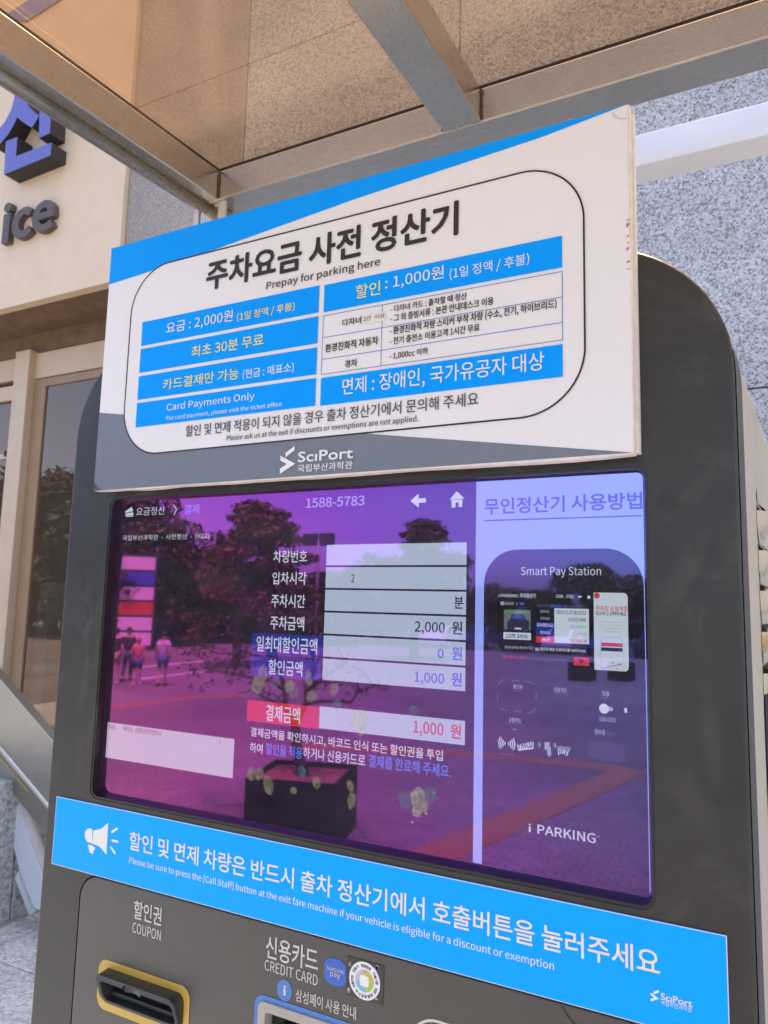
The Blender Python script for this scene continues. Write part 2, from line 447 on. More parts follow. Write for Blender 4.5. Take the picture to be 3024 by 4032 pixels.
plain('pole_grey', (0.25, 0.25, 0.25), 0.4, 0.5)

# ------------------------------------------------------------------ mesh helpers
def link(name, me, mat, parent=None, smooth=False):
    o = bpy.data.objects.new(name, me)
    C.objects.link(o)
    if mat:
        me.materials.append(MATS[mat])
    if smooth:
        for p in me.polygons:
            p.use_smooth = True
    if parent:
        o.parent = parent
        if parent.type == 'EMPTY':
            o.matrix_parent_inverse = Matrix.Translation(-parent.location)
    return o
def tag(o, label, cat=None, group=None, kind=None):
    if label: o['label'] = label
    if cat: o['category'] = cat
    if group: o['group'] = group
    if kind: o['kind'] = kind
    return o
def thing(name, label, cat, loc=(0, 0, 0), group=None):
    o = bpy.data.objects.new(name, None)
    C.objects.link(o)
    o.empty_display_size = 0.05
    o.location = loc
    return tag(o, label, cat, group)
def from_bm(name, bm, mat, parent=None, smooth=False):
    bmesh.ops.recalc_face_normals(bm, faces=bm.faces)
    me = bpy.data.meshes.new(name)
    bm.to_mesh(me)
    bm.free()
    return link(name, me, mat, parent, smooth)
def bm_box(bm, x0, x1, y0, y1, z0, z1, bevel=0):
    vs = [bm.verts.new(v) for v in ((x0, y0, z0), (x1, y0, z0), (x1, y1, z0), (x0, y1, z0), (x0, y0, z1), (x1, y0, z1), (x1, y1, z1), (x0, y1, z1))]
    fs = [bm.faces.new([vs[i] for i in f]) for f in ((0, 3, 2, 1), (4, 5, 6, 7), (0, 1, 5, 4), (1, 2, 6, 5), (2, 3, 7, 6), (3, 0, 4, 7))]
    if bevel:
        es = list({e for f in fs for e in f.edges})
        bmesh.ops.bevel(bm, geom=es, offset=bevel, segments=2, affect='EDGES', profile=0.5)
def box(name, x0, x1, y0, y1, z0, z1, mat, parent=None, bevel=0, smooth=False):
    bm = bmesh.new()
    bm_box(bm, x0, x1, y0, y1, z0, z1, bevel)
    return from_bm(name, bm, mat, parent, smooth)
def bm_plate(bm, outer, holes, y0, y1, bevel=0):
    loops = []
    for lp in [outer] + list(holes):
        vs = [bm.verts.new((x, y0, z)) for x, z in lp]
        loops.append([bm.edges.new((vs[i], vs[(i + 1) % len(vs)])) for i in range(len(vs))])
    es = [e for l in loops for e in l]
    r = bmesh.ops.triangle_fill(bm, use_beauty=True, use_dissolve=False, edges=es)
    faces = [g for g in r['geom'] if isinstance(g, bmesh.types.BMFace)]
    if y1 is not None:
        ex = bmesh.ops.extrude_face_region(bm, geom=faces, use_keep_orig=True)
        bmesh.ops.translate(bm, verts=[g for g in ex['geom'] if isinstance(g, bmesh.types.BMVert)], vec=(0, y1 - y0, 0))
    if bevel:
        bmesh.ops.recalc_face_normals(bm, faces=bm.faces)
        bmesh.ops.bevel(bm, geom=[e for e in loops[0] if e.is_valid], offset=bevel, segments=3, affect='EDGES', profile=0.5)
def plate(name, outer, holes, y0, y1, mat, parent=None, bevel=0):
    bm = bmesh.new()
    bm_plate(bm, outer, holes, y0, y1, bevel)
    return from_bm(name, bm, mat, parent)
def flat(name, pts, y, mat, parent):
    """a printed or lit area lying on its surface, facing the viewer's side (-Y)"""
    bm = bmesh.new()
    bm_plate(bm, pts, [], y, None)
    for f in bm.faces:
        f.normal_update()
        if f.normal.y > 0:
            f.normal_flip()
    me = bpy.data.meshes.new(name)
    bm.to_mesh(me); bm.free()
    return link(name, me, mat, parent)
def flats(name, polys, y, mat, parent):
    bm = bmesh.new()
    for p in polys:
        bm_plate(bm, p, [], y, None)
    for f in bm.faces:
        f.normal_update()
        if f.normal.y > 0:
            f.normal_flip()
    me = bpy.data.meshes.new(name)
    bm.to_mesh(me); bm.free()
    return link(name, me, mat, parent)
def rect(x0, x1, z0, z1):
    return [(x0, z0), (x1, z0), (x1, z1), (x0, z1)]
def rr(x0, x1, z0, z1, r, n=8, corners='1111'):
    out = []
    for k, (cx, cz, a) in enumerate(((x1 - r, z0 + r, -90), (x1 - r, z1 - r, 0), (x0 + r, z1 - r, 90), (x0 + r, z0 + r, 180))):
        if corners[k] == '1':
            for i in range(n + 1):
                t = math.radians(a + 90 * i / n)
                out.append((cx + r * math.cos(t), cz + r * math.sin(t)))
        else:
            out.append(((x1, z0), (x1, z1), (x0, z1), (x0, z0))[k])
    return out
def ring(name, outer, inner, y, mat, parent):
    bm = bmesh.new()
    bm_plate(bm, outer, [inner], y, None)
    for f in bm.faces:
        f.normal_update()
        if f.normal.y > 0:
            f.normal_flip()
    me = bpy.data.meshes.new(name)
    bm.to_mesh(me); bm.free()
    return link(name, me, mat, parent)
def circ(cx, cz, rx, rz=None, n=32, a0=0, a1=360):
    rz = rz or rx
    m = n if a1 - a0 >= 360 else n + 1
    return [(cx + rx * math.cos(math.radians(a0 + (a1 - a0) * i / n)), cz + rz * math.sin(math.radians(a0 + (a1 - a0) * i / n))) for i in range(m)]
def band(pts, wd):
    """polygon of a stroke of width wd along 2d points"""
    L, R = [], []
    for i, p in enumerate(pts):
        a = Vector(pts[max(i - 1, 0)]); b = Vector(pts[min(i + 1, len(pts) - 1)])
        d = (b - a).normalized(); n = Vector((-d.y, d.x)) * wd / 2
        L.append((p[0] + n.x, p[1] + n.y)); R.append((p[0] - n.x, p[1] - n.y))
    return L + R[::-1]
def bm_tube(bm, pts, radii, n=10, cap=True):
    pts = [Vector(p) for p in pts]
    if not hasattr(radii, '__len__'):
        radii = [radii] * len(pts)
    prev = None
    up = Vector((0, 0, 1))
    rings = []
    for i, p in enumerate(pts):
        d = (pts[min(i + 1, len(pts) - 1)] - pts[max(i - 1, 0)]).normalized()
        if i == 0:
            u = d.cross(Vector((0.31, 0.17, 0.93)) if abs(d.z) < 0.95 else Vector((1, 0.1, 0))).normalized()
        else:
            u = (u - d * u.dot(d)).normalized()
        v = d.cross(u)
        rings.append([bm.verts.new(p + (u * math.cos(2 * math.pi * k / n) + v * math.sin(2 * math.pi * k / n)) * radii[i]) for k in range(n)])
    for a, b in zip(rings, rings[1:]):
        for k in range(n):
            bm.faces.new((a[k], a[(k + 1) % n], b[(k + 1) % n], b[k]))
    if cap:
        bm.faces.new(rings[0][::-1]); bm.faces.new(rings[-1])
def tube(name, pts, radii, mat, parent=None, n=10):
    bm = bmesh.new()
    bm_tube(bm, pts, radii, n)
    return from_bm(name, bm, mat, parent, True)
def pxpoly(pts, y):
    return [P(x, y_, y) for x, y_ in pts]
def pxrect(tl, br, y):
    a = P(*tl, y); b = P(*br, y)
    return rect(a[0], b[0], b[1], a[1])

# ------------------------------------------------------------------ lettering
try:
    FONT = bpy.data.fonts.load(bpy.utils.system_resource('DATAFILES') + '/fonts/Noto Sans CJK Regular.woff2')
    FSIZE = 3.15
except Exception:
    FONT, FSIZE = None, 1.0
TEXTS = []
def text(parent, s, bl, tr, y, mat, bold=0.0, name='lettering', font=True, box2=None, sub=None, depth=0, tl=None):
    """a line of writing fitted between its lower left and upper right corner on plane y"""
    cu = bpy.data.curves.new(name, 'FONT')
    cu.body = s
    cu.resolution_u = 3
    if font and FONT:
        cu.font = FONT
        cu.size = FSIZE
    o = bpy.data.objects.new(name, cu)
    C.objects.link(o)
    if box2:
        b = box2
    else:
        a, c = P(*bl, y), P(*tr, y)
        b = (a[0], c[0], a[1], P(*tl, y)[1] if tl else c[1])
    if depth:
        cu.offset = bold
    TEXTS.append((o, parent, b, y, mat, name, sub, depth, bold))
def flush_text():
    bpy.context.view_layer.update()
    dg = bpy.context.evaluated_depsgraph_get()
    for o, parent, b, y, mat, name, xf, depth, bold in TEXTS:
        src = o.evaluated_get(dg).to_mesh()
        vs = [v.co.copy() for v in src.vertices]
        fs = [tuple(p.vertices) for p in src.polygons]
        o.evaluated_get(dg).to_mesh_clear()
        if not vs:
            continue
        x0 = min(v.x for v in vs); x1 = max(v.x for v in vs); z0 = min(v.y for v in vs); z1 = max(v.y for v in vs)
        sx = (b[1] - b[0]) / max(x1 - x0, 1e-6); sz = (b[3] - b[2]) / max(z1 - z0, 1e-6)
        if xf:
            pts = [xf(b[0] + (v.x - x0) * sx, b[2] + (v.y - z0) * sz) for v in vs]
        else:
            pts = [(b[0] + (v.x - x0) * sx, b[2] + (v.y - z0) * sz) for v in vs]
        me = bpy.data.meshes.new(name)
        if depth:
            bm = bmesh.new()
            bv = [bm.verts.new((p[0], y, p[1])) for p in pts]
            for f in fs:
                try: bm.faces.new([bv[i] for i in f])
                except ValueError: pass
            bmesh.ops.remove_doubles(bm, verts=bm.verts, dist=1e-5)
            ex = bmesh.ops.extrude_face_region(bm, geom=list(bm.faces), use_keep_orig=True)
            bmesh.ops.translate(bm, verts=[g for g in ex['geom'] if isinstance(g, bmesh.types.BMVert)], vec=(0, depth, 0))
            bmesh.ops.recalc_face_normals(bm, faces=bm.faces)
            bm.to_mesh(me); bm.free()
        else:
            # heavier weights: the outline laid down again, shifted all round, each a hair in front
            sh = [(0.0, 0.0)]
            if bold > 0.001:
                r = bold * 0.9 * (b[3] - b[2])
                sh = [(r * math.cos(k * math.pi / 4), r * math.sin(k * math.pi / 4)) for k in range(8)] + sh
            allv, allf = [], []
            for k, (dx, dz) in enumerate(sh):
                n0 = len(allv)
                allv += [(p[0] + dx, y - k * 2.5e-5, p[1] + dz) for p in pts]
                allf += [tuple(i + n0 for i in f) for f in fs]
            me.from_pydata(allv, [], allf)
        link(name, me, mat, parent)
    for t in TEXTS:
        cu = t[0].data
        bpy.data.objects.remove(t[0])
        bpy.data.curves.remove(cu)
    TEXTS.clear()

# ================================================================== ground
PZ = -1.3                                            # level of the plaza below the kiosk terrace
bm = bmesh.new()
bm.faces.new([bm.verts.new(v) for v in ((-500, -500, PZ), (500, -500, PZ), (500, 200, PZ), (-500, 200, PZ))])
tag(from_bm('plaza_ground', bm, 'plaza_paving'), None, kind='structure')
bm = bmesh.new()
bm.faces.new([bm.verts.new(v) for v in ((-60, -90, PZ + .004), (40, -90, PZ + .004), (40, -44, PZ + .004), (-60, -44, PZ + .004))])
tag(from_bm('parking_lot', bm, 'asphalt'), None, kind='structure')
terrace = tag(box('terrace', -9, 9, -2.6, 4.2, PZ - 0.2, -0.035, 'granite_rough'), None, kind='structure')
for i in range(3):
    tag(box('step', -9, 9, -2.6 - 0.32 * (i + 1), -2.6 - 0.32 * i - 0.002, PZ - 0.2, -0.035 - 0.32 * (i + 1), 'granite_paving'), None, kind='structure')
slab_me = None
for ix in range(-3, 2):
    for iy in range(-1, 2):
        x, y = ix * 1.3 + 0.35, iy * 1.3 + 0.72
        if slab_me is None:
            o = box('paving_slab', -0.647, 0.647, -0.647, 0.647, -0.034, 0.0, 'granite_paving', terrace, 0.002)
            slab_me = o.data
        else:
            o = bpy.data.objects.new('paving_slab', slab_me); C.objects.link(o); o.parent = terrace
        o.location = (x, y, 0)

# painted and coloured strips on the plaza, placed from their reflection
def ground_strip(name, px_pts, mat, dz=0.004, wide=None):
    pts = [M(x, y, PZ) for x, y in px_pts]
    if wide:
        pts = band(pts, wide)
    bm = bmesh.new()
    vs = [bm.verts.new((x, y, PZ + dz)) for x, y in pts]
    bm.faces.new(vs)
    bmesh.ops.triangulate(bm, faces=bm.faces)
    for f in bm.faces:
        f.normal_update()
        if f.normal.z < 0: f.normal_flip()
    me = bpy.data.meshes.new(name); bm.to_mesh(me); bm.free()
    return tag(link(name, me, mat), None, kind='structure')
ground_strip('paver_strip', [(1150, 2935), (1900, 2972), (2470, 3028)], 'orange_paver', 0.004, 0.55)
ground_strip('paver_strip', [(2500, 3030), (2150, 3180), (1760, 3345), (1560, 3430)], 'orange_paver', 0.008, 0.55)
ground_strip('paver_strip', [(420, 2790), (760, 2745), (960, 2740)], 'orange_paver', 0.004, 0.5)
ground_strip('road_marking', [(560, 2622), (800, 2600), (800, 2607), (560, 2630)], 'white_paint')
ground_strip('road_marking', [(555, 2668), (800, 2640), (800, 2648), (550, 2679)], 'white_paint')

# ================================================================== building behind the kiosk
WY = 2.03
bld = thing('granite_building', 'granite clad building with glazed doors behind the payment machine', 'building', (-2, 3, 0))
plate('backing_wall', rect(-3.1, 8, 0, 8.2), [], WY + 0.030, WY + 0.35, 'joint_dark', bld)
SX = -3.112
zj = [-0.81 + 1.0 * k for k in range(8)]
zj = [P(2988, 1527, WY)[1] + (k - 2) for k in range(8)]
zj = [0.0] + [z for z in zj if z > 0.1] + [8.2]
xj = [SX, -2.30, -1.12, 0.88, 2.88, 4.88, 6.88]
for z0, z1 in zip(zj, zj[1:]):
    for x0, x1 in zip(xj, xj[1:]):
        box('granite_slab', x0 + 0.003, x1 - 0.003, WY, WY + 0.0299, z0 + 0.003, z1 - 0.003, 'granite_wall' if x0 > -2.5 else 'granite_warmlit', bld, 0.002)  # leftmost column takes the tone with warm light painted in
zs = P(432, 1120, WY)[1] - 0.01
DY = 2.40
plate('upper_wall', rect(-9, SX + 0.0, 5.5, 8.2), [], WY, WY + 0.3, 'granite_wall', bld)
box('soffit', -9, SX + 0.001, WY + 0.0, DY + 0.10, zs + 0.02, zs + 0.06, 'soffit', bld)
box('side_return', SX + 0.002, SX + 0.30, WY + 0.031, DY + 0.4, 0, zs + 0.3, 'granite_warmlit', bld)
cA = crop(0, 1300, 3.1595)
YF = DY - 0.03
zh1 = P(*cA(600, 262), YF)[1]; zh0 = P(*cA(600, 575), YF)[1]
box('lintel', -9, SX + 0.001, DY + 0.005, DY + 0.09, zh1 - 0.01, zs + 0.03, 'soffit', bld)
mx0, mx1 = P(*cA(245, 700), YF)[0], P(*cA(425, 640), YF)[0]
hd = box('door_header', mx1, SX + 0.001, YF, DY + 0.05, zh0, zh1, 'frame_cream', bld, 0.004)
box('door_header', -9, mx0, YF + 0.01, DY + 0.05, zh0 + 0.02, zh1, 'frame_cream', bld, 0.004)
box('mullion', mx0, mx1, YF - 0.05, DY + 0.06, 0, zh1 + 0.015, 'frame_cream', bld, 0.005)
# right leaf
sx_ = P(*cA(540, 900), YF)[0]; zr = P(*cA(700, 668), YF)[1]
lf = box('door_leaf', mx1 + 0.004, sx_, YF + 0.005, DY + 0.03, 0.02, zh0 - 0.006, 'frame_tan', bld, 0.004)
box('top_rail', sx_, SX - 0.002, YF + 0.005, DY + 0.03, zr, zh0 - 0.006, 'frame_tan', lf, 0.004)
box('bottom_rail', sx_, SX - 0.002, YF + 0.005, DY + 0.03, 0.02, 0.20, 'frame_tan', lf, 0.004)
gp = flat('glass_pane', rect(sx_ + 0.002, SX, 0.20, zr), YF + 0.018, 'window_glass', lf)
# left leaf
lx_ = P(*cA(140, 1100), YF)[0]; zl1 = P(*cA(100, 700), YF)[1]; zl2 = P(*cA(60, 885), YF)[1]; zm = P(*cA(40, 1570), YF)[1]
l2 = box('door_leaf', lx_, mx0 - 0.004, YF - 0.005, DY + 0.03, 0.02, zl1, 'frame_cream', bld, 0.004)
box('top_rail', -9, lx_, YF - 0.005, DY + 0.03, zl2, zl1, 'frame_cream', l2, 0.004)
box('middle_rail', -9, lx_, YF + 0.003, DY + 0.03, zm - 0.018, zm + 0.018, 'frame_cream', l2, 0.004)
box('inner_stile', lx_ - 0.03, lx_, YF + 0.008, DY + 0.02, 0.05, zl2, 'frame_tan', l2, 0.003)
flat('glass_pane', rect(-9, lx_ - 0.03, 0.05, zl2 - 0.012), YF + 0.018, 'window_glass', l2)
box('door_closer_hook', *sorted((P(*cA(84, 1520), YF)[0], P(*cA(92, 1520), YF)[0])), YF - 0.02, YF - 0.004, P(*cA(90, 1575), YF)[1], P(*cA(82, 1500), YF)[1], 'joint_dark', l2)
for x_ in (-8.2, -6.9, -5.6):
    box('mullion', x_, x_ + 0.12, YF - 0.05, DY + 0.06, 0, zh1 + 0.015, 'frame_cream', bld, 0.005)
# dim room behind the doors
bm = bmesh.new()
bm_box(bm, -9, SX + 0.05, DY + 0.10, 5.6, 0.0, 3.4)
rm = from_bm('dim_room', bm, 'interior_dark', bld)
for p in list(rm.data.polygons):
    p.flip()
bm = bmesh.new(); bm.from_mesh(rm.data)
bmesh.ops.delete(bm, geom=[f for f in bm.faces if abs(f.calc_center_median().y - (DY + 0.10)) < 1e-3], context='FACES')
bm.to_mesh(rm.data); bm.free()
fxa = P(100, 2310, DY + 0.06)[0]; fxb = P(262, 2300, DY + 0.06)[0]; fz = P(180, 2292, DY + 0.06)[1]
box('frosted_panel', fxa, fxb + 0.2, DY + 0.055, DY + 0.065, 0.2, fz, 'film_teal', bld)
box('dark_locker', P(192, 2500, DY + 0.045)[0], P(300, 2500, DY + 0.045)[0], DY + 0.035, DY + 0.05, 0.2, P(220, 2462, DY + 0.045)[1], 'soffit', bld)

# sign above the doors
SY = WY - 0.03
sign = thing('wall_sign', 'cream sign panel with raised blue and dark grey letters above the glazed doors', 'sign', (-5, SY, zs))
box('sign_panel', -9, SX, SY, WY + 0.02, zs + 0.06, 5.5, 'sign_cream', sign, 0.004)
box('lower_trim', -9, SX, SY - 0.012, WY + 0.02, zs - 0.002, zs + 0.155, 'sign_cream', sign, 0.004)
cS = crop(0, 300, 2.212)
def raised(name, pts, y0, y1, mf, ms, parent):
    o = plate(name, pts, [], y0, y1, mf, parent)
    o.data.materials.append(MATS[ms])
    for p in o.data.polygons:
        if abs(p.normal.y) < 0.9:
            p.material_index = 1
    return o
LY = SY - 0.105
sn = [raised('raised_letter', pxpoly([cS(*p) for p in pts], LY), LY, SY + 0.001, 'letter_blue', 'letter_side', sign) for pts in (
    [(130, 110), (122, 200), (98, 290), (40, 400), (-40, 500), (-40, 625), (10, 580), (75, 500), (120, 420), (150, 357), (185, 388), (235, 425), (278, 447), (342, 345), (300, 315), (245, 255), (225, 200), (225, 90)],
    [(352, 40), (458, 0), (435, 495), (338, 540)],
    [(50, 570), (152, 527), (138, 697), (450, 577), (440, 690), (35, 857)])]
raised('raised_letter', pxpoly([c1(30, 60), c1(160, -25), c1(290, -80), c1(270, -10), c1(110, 92), c1(45, 82)], SY - 0.012), SY - 0.012, SY + 0.001, 'letter_blue', 'letter_side', sign)
text(sign, 'ice', cS(4, 1466), cS(487, 955), SY - 0.039, 'letter_grey', 0.042, name='raised_letter', depth=0.040)
flush_text()

# low granite wall and sloping steel rail beside the doors
lw_ = thing('low_wall', 'low rough granite wall beside the sloping steel rail', 'wall', (-3.3, 1.4, 0))
box('stone_block', -3.9, -3.060, 0.9, 1.62, 0.0, 0.62, 'granite_rough', lw_, 0.006)
box('stone_block', -3.9, -3.060, 1.626, 2.36, 0.0, 0.62, 'granite_rough', lw_, 0.006)
box('caulk_bead', -3.061, -3.045, 0.9, 2.36, 0.0, 0.010, 'caulk', lw_)
hr_ = thing('sloping_rail', 'sloping satin steel rail with pale side panel beside the low granite wall', 'handrail', (-2.9, 1.6, 0))
RY = 1.55
plate('rail_plate', pxpoly([(-120, 2535), (205, 2915), (420, 3166), (420, 3435), (187, 3160), (-120, 2790)], RY), [], RY, RY + 0.05, 'steel_satin', hr_, 0.003)
def rtube(name, pts, y, r, mat):
    tube(name, [(P(*p, y)[0], y, P(*p, y)[1]) for p in pts], r, mat, hr_, 12)
rtube('rail_tube', [(-120, 2808), (0, 2948), (187, 3172), (420, 3452)], RY + 0.0, 0.014, 'steel_satin')
plate('lower_plate', pxpoly([(-120, 2830), (0, 2970), (187, 3190), (420, 3470), (420, 3560), (172, 3275), (0, 3060), (-120, 2910)], RY + 0.03), [], RY + 0.03, RY + 0.05, 'steel_satin', hr_)
flat('yellow_line', band(pxpoly([(-30, 2945), (30, 3018), (115, 3122)], RY + 0.028), 0.007), RY + 0.0285, 'yellow_paint', hr_)
plate('pale_panel', pxpoly([(-60, 2995), (0, 3055), (36, 3092), (77, 3200), (163, 3440), (205, 3550), (154, 3582), (133, 3570), (81, 3440), (19, 3200), (0, 3160), (-60, 3050)], RY + 0.06), [], RY + 0.06, RY + 0.075, 'panel_pale', hr_)
rtube('rail_post', [(-45, 3050), (9, 3200), (66, 3430), (132, 3595)], RY + 0.10, 0.019, 'panel_pale')
rtube('rail_post', [(55, 3098), (97, 3200), (147, 3330), (240, 3570)], RY + 0.09, 0.026, 'post_beige')

# ================================================================== canopy over the machine
can = thing('steel_canopy', 'stainless steel canopy with bronze tinted roof sheet over the payment machine', 'canopy', (0, -0.5, 0))
SL, BY = 0.05, 0.33
def sbox(name, x0, x1, y0, y1, z0, z1, mat, bevel=0.0, parent=None):
    o = box(name, x0, x1, y0, y1, z0, z1, mat, parent or can, bevel)
    for v in o.data.vertices:
        v.co.z += SL * (v.co.y - BY)
    return o
bz0, bz1 = 2.2345, 2.2945
lxo, lxi = -1.006, -0.9365
raf = [(-0.4545, -0.3885), (0.13, 0.196), (0.715, 0.781)]
sbox('rear_beam', lxo, 1.36, BY, BY + 0.072, bz0, bz1, 'steel_x', 0.0025)
sbox('side_beam', lxo, lxi, -1.6, BY - 0.0005, bz0, bz1, 'steel_y', 0.0025)
sbox('side_beam', 1.29, 1.36, -1.6, BY - 0.0005, bz0, bz1, 'steel_y', 0.0025)
bm = bmesh.new()
bm_tube(bm, [(lxo + 0.030, y_, bz0 - 0.004 + SL * (y_ - BY)) for y_ in (-1.6, BY + 0.03)], 0.011, 14)
from_bm('streak_tube', bm, 'steel_y', can, True)  # added tube, gives the side beam's underside its bright reflected streaks
for a, b in raf:
    sbox('rafter', a, b, -1.6, BY - 0.0005, bz0, bz1, 'steel_y', 0.0025)
sbox('front_beam', lxo, 1.36, -1.672, -1.6005, bz0, bz1, 'steel_x', 0.0025)
for x0, x1, y0, y1 in [(lxo + 0.01, 1.35, BY + 0.006, BY + 0.06), (lxo + 0.01, lxi - 0.006, -1.6, BY + 0.004)] + [(a + 0.006, b - 0.006, -1.6, BY + 0.004) for a, b in raf]:
    sbox('gasket', x0, x1, y0, y1, bz1 - 0.0005, bz1 + 0.0095, 'rubber')
sbox('roof_sheet', lxo, 1.36, -1.67, BY + 0.10, bz1 + 0.0094, bz1 + 0.0144, 'roof_sheet')
rnd = random.Random(21)
for x in (lxi + 0.001, raf[0][1] + 0.001, raf[0][0] - 0.001):
    bm = bmesh.new()
    n = 9
    bm_tube(bm, [(x, BY - 0.001, bz0 + 0.004 + (bz1 - bz0 - 0.008) * i / n) for i in range(n + 1)], [0.0016 + 0.0016 * rnd.random() for i in range(n + 1)], 6)
    from_bm('weld_seam', bm, 'weld', can, True)
for x0, x1 in ((-0.992, -0.944), (1.30, 1.348)):
    box('post', x0, x1, BY + 0.012, BY + 0.060, 0.0, bz0 + 0.001, 'steel_z', can, 0.002)
box('sealant_strip', -1.0065, -0.9935, BY + 0.010, BY + 0.016, 0.4, bz0 + 0.001, 'white_sealant', can)
box('sealant_strip', -0.9425, -0.926, BY + 0.010, BY + 0.016, 0.4, bz0 + 0.001, 'white_sealant', can)

rl = thing('steel_crossbar', 'pale steel crossbar running along the granite wall behind the notice board', 'crossbar', (0, 0.6, 2.24))
box('bar', -0.93, 2.6, 0.58, 0.642, 2.2448, 2.3050, 'steel_white', rl, 0.002)
for x in (-0.80, 2.4):
    box('bracket', x, x + 0.06, 0.6425, WY + 0.001, 2.2458, 2.3040, 'steel_white', rl, 0.002)
# ================================================================== payment kiosk
KX0, KX1, KZT = -0.8852, -0.0204, 1.8144
kiosk = thing('payment_kiosk', 'charcoal parking payment machine with large touch screen under the steel canopy', 'kiosk', (-0.45, 0.2, 0))
OX0, OX1, OZ0, OZ1 = -0.8032, -0.0989, 1.1893, 1.5855
def flare(pts, y):
    xc = (KX0 + KX1) / 2
    return [(x + 0.0628 * y * (1 if x > xc else -1), z) for x, z in pts]
def loft(name, pts, y0, y1, mat, parent, cap0=False, cap1=False):
    bm = bmesh.new()
    a = [bm.verts.new((x, y0, z)) for x, z in flare(pts, y0)]
    b = [bm.verts.new((x, y1, z)) for x, z in flare(pts, y1)]
    n = len(a)
    for i in range(n):
        bm.faces.new((a[i], a[(i + 1) % n], b[(i + 1) % n], b[i]))
    if cap0: bm.faces.new(a)
    if cap1: bm.faces.new(b)
    o = from_bm(name, bm, mat, parent)
    for p in o.data.polygons:
        p.use_smooth = len(p.vertices) == 4
    o.data.set_sharp_from_angle(angle=math.radians(35))
    return o
outline = rr(KX0, KX1, 0.05, KZT, 0.142, 20, '0110')
inset = rr(KX0 + 0.004, KX1 - 0.004, 0.054, KZT - 0.004, 0.138, 20, '0110')
# lower service door
DX0 = P(*c7(338, 640), 0)[0]; DZ1 = P(*c7(398, 437), 0)[1]
DX1 = KX1 + KX0 - DX0; DZ0 = 0.30
door_o = rr(DX0, DX1, DZ0, DZ1, 0.030, 10)
door_h = rr(DX0 - 0.0014, DX1 + 0.0014, DZ0 - 0.0014, DZ1 + 0.0014, 0.031, 10)
screen_h = rr(OX0 - 0.002, OX1 + 0.002, OZ0 - 0.002, OZ1 + 0.002, 0.013, 8)
plate('front_cover', outline, [screen_h, door_h], 0.0, 0.012, 'cover_paint', kiosk, bevel=0.004)
loft('cover_groove', inset, 0.0115, 0.0165, 'rubber', kiosk)
loft('cover_side', outline, 0.016, 0.070, 'cover_edge', kiosk, cap0=False)
plate('cover_side_lip', outline, [inset], 0.0155, 0.0175, 'cover_edge', kiosk)
body_o = rr(KX0 + 0.001, KX1 - 0.001, 0.03, KZT - 0.001, 0.142, 20, '0110')
loft('body_shell', body_o, 0.0695, 0.50, 'cream_plain', kiosk, cap1=True)
box('base_plinth', KX0 + 0.03, KX1 - 0.03, 0.03, 0.48, 0.0, 0.06, 'black_plastic', kiosk)
plate('door_gap', rr(DX0 - 0.006, DX1 + 0.006, DZ0 - 0.006, DZ1 + 0.006, 0.034, 8), [], 0.0122, 0.0140, 'rubber', kiosk)

# right hand side: louvres of the cream body
def SP(px, py):
    a, b = ray(px, py)
    L = (KX1 - 0.0628 * D) / (a - 0.0628)
    return (L - D, H + b * L)
def side_pt(y, z, out=0.0):
    return (KX1 - 0.001 + 0.0628 * y + out, y, z)
lz = [SP(2982, 1996)[1], SP(2988, 2154)[1], SP(2994, 2312)[1]]
pitch = (lz[0] - lz[2]) / 2
ly0 = SP(2981, 1993)[0]
side_panel = None
for i in range(5):
    z = lz[0] - pitch * i
    bm = bmesh.new()
    ny, nz = 8, 6
    y1 = 0.30
    grid = []
    for j in range(nz + 1):
        t = j / nz
        row = []
        for k in range(ny + 1):
            u = k / ny
            edge = min(1.0, min(u, 1 - u) / 0.10)
            out = 0.011 * math.cos(t * math.pi / 2) ** 0.8 * edge ** 0.6
            row.append(bm.verts.new(side_pt(ly0 + (y1 - ly0) * u, z - 0.004 - t * pitch * 0.55, out + 0.0006)))
        grid.append(row)
    for j in range(nz):
        for k in range(ny):
            bm.faces.new((grid[j][k], grid[j][k + 1], grid[j + 1][k + 1], grid[j + 1][k]))
    lv = from_bm('louvre', bm, 'cream_body', kiosk, True)
    bm = bmesh.new()
    vs = [bm.verts.new(side_pt(y_, z_, o_)) for y_, z_, o_ in ((ly0 + 0.001, z + 0.004, 0.0012), (y1, z + 0.004, 0.0012), (y1 - 0.004, z - 0.0045, 0.0105), (ly0 + 0.012, z - 0.0045, 0.0105))]
    bm.faces.new(vs)
    from_bm('slot_opening', bm, 'rubber', lv)
    # rust streak above each slot
    bm = bmesh.new()
    pts = []
    rnd = random.Random(40 + i)
    for k in range(12):
        a = 2 * math.pi * k / 12
        pts.append(bm.verts.new(side_pt(ly0 + 0.018 + 0.016 * math.cos(a) * (0.7 + 0.6 * rnd.random()), z + 0.013 + 0.010 * math.sin(a) * (0.6 + 0.7 * rnd.random()), 0.0010)))
    bm.faces.new(pts)
    from_bm('rust_stain', bm, 'cream_body', lv)
vy, vz = SP(3009, 2722)
bm = bmesh.new()
bm.faces.new([bm.verts.new(side_pt(y_, z_, 0.0015)) for y_, z_ in [(a, b) for a, b in rr(vy, 0.30, vz - 0.30, vz, 0.02, 5)]])
from_bm('vent_opening', bm, 'rubber', kiosk)

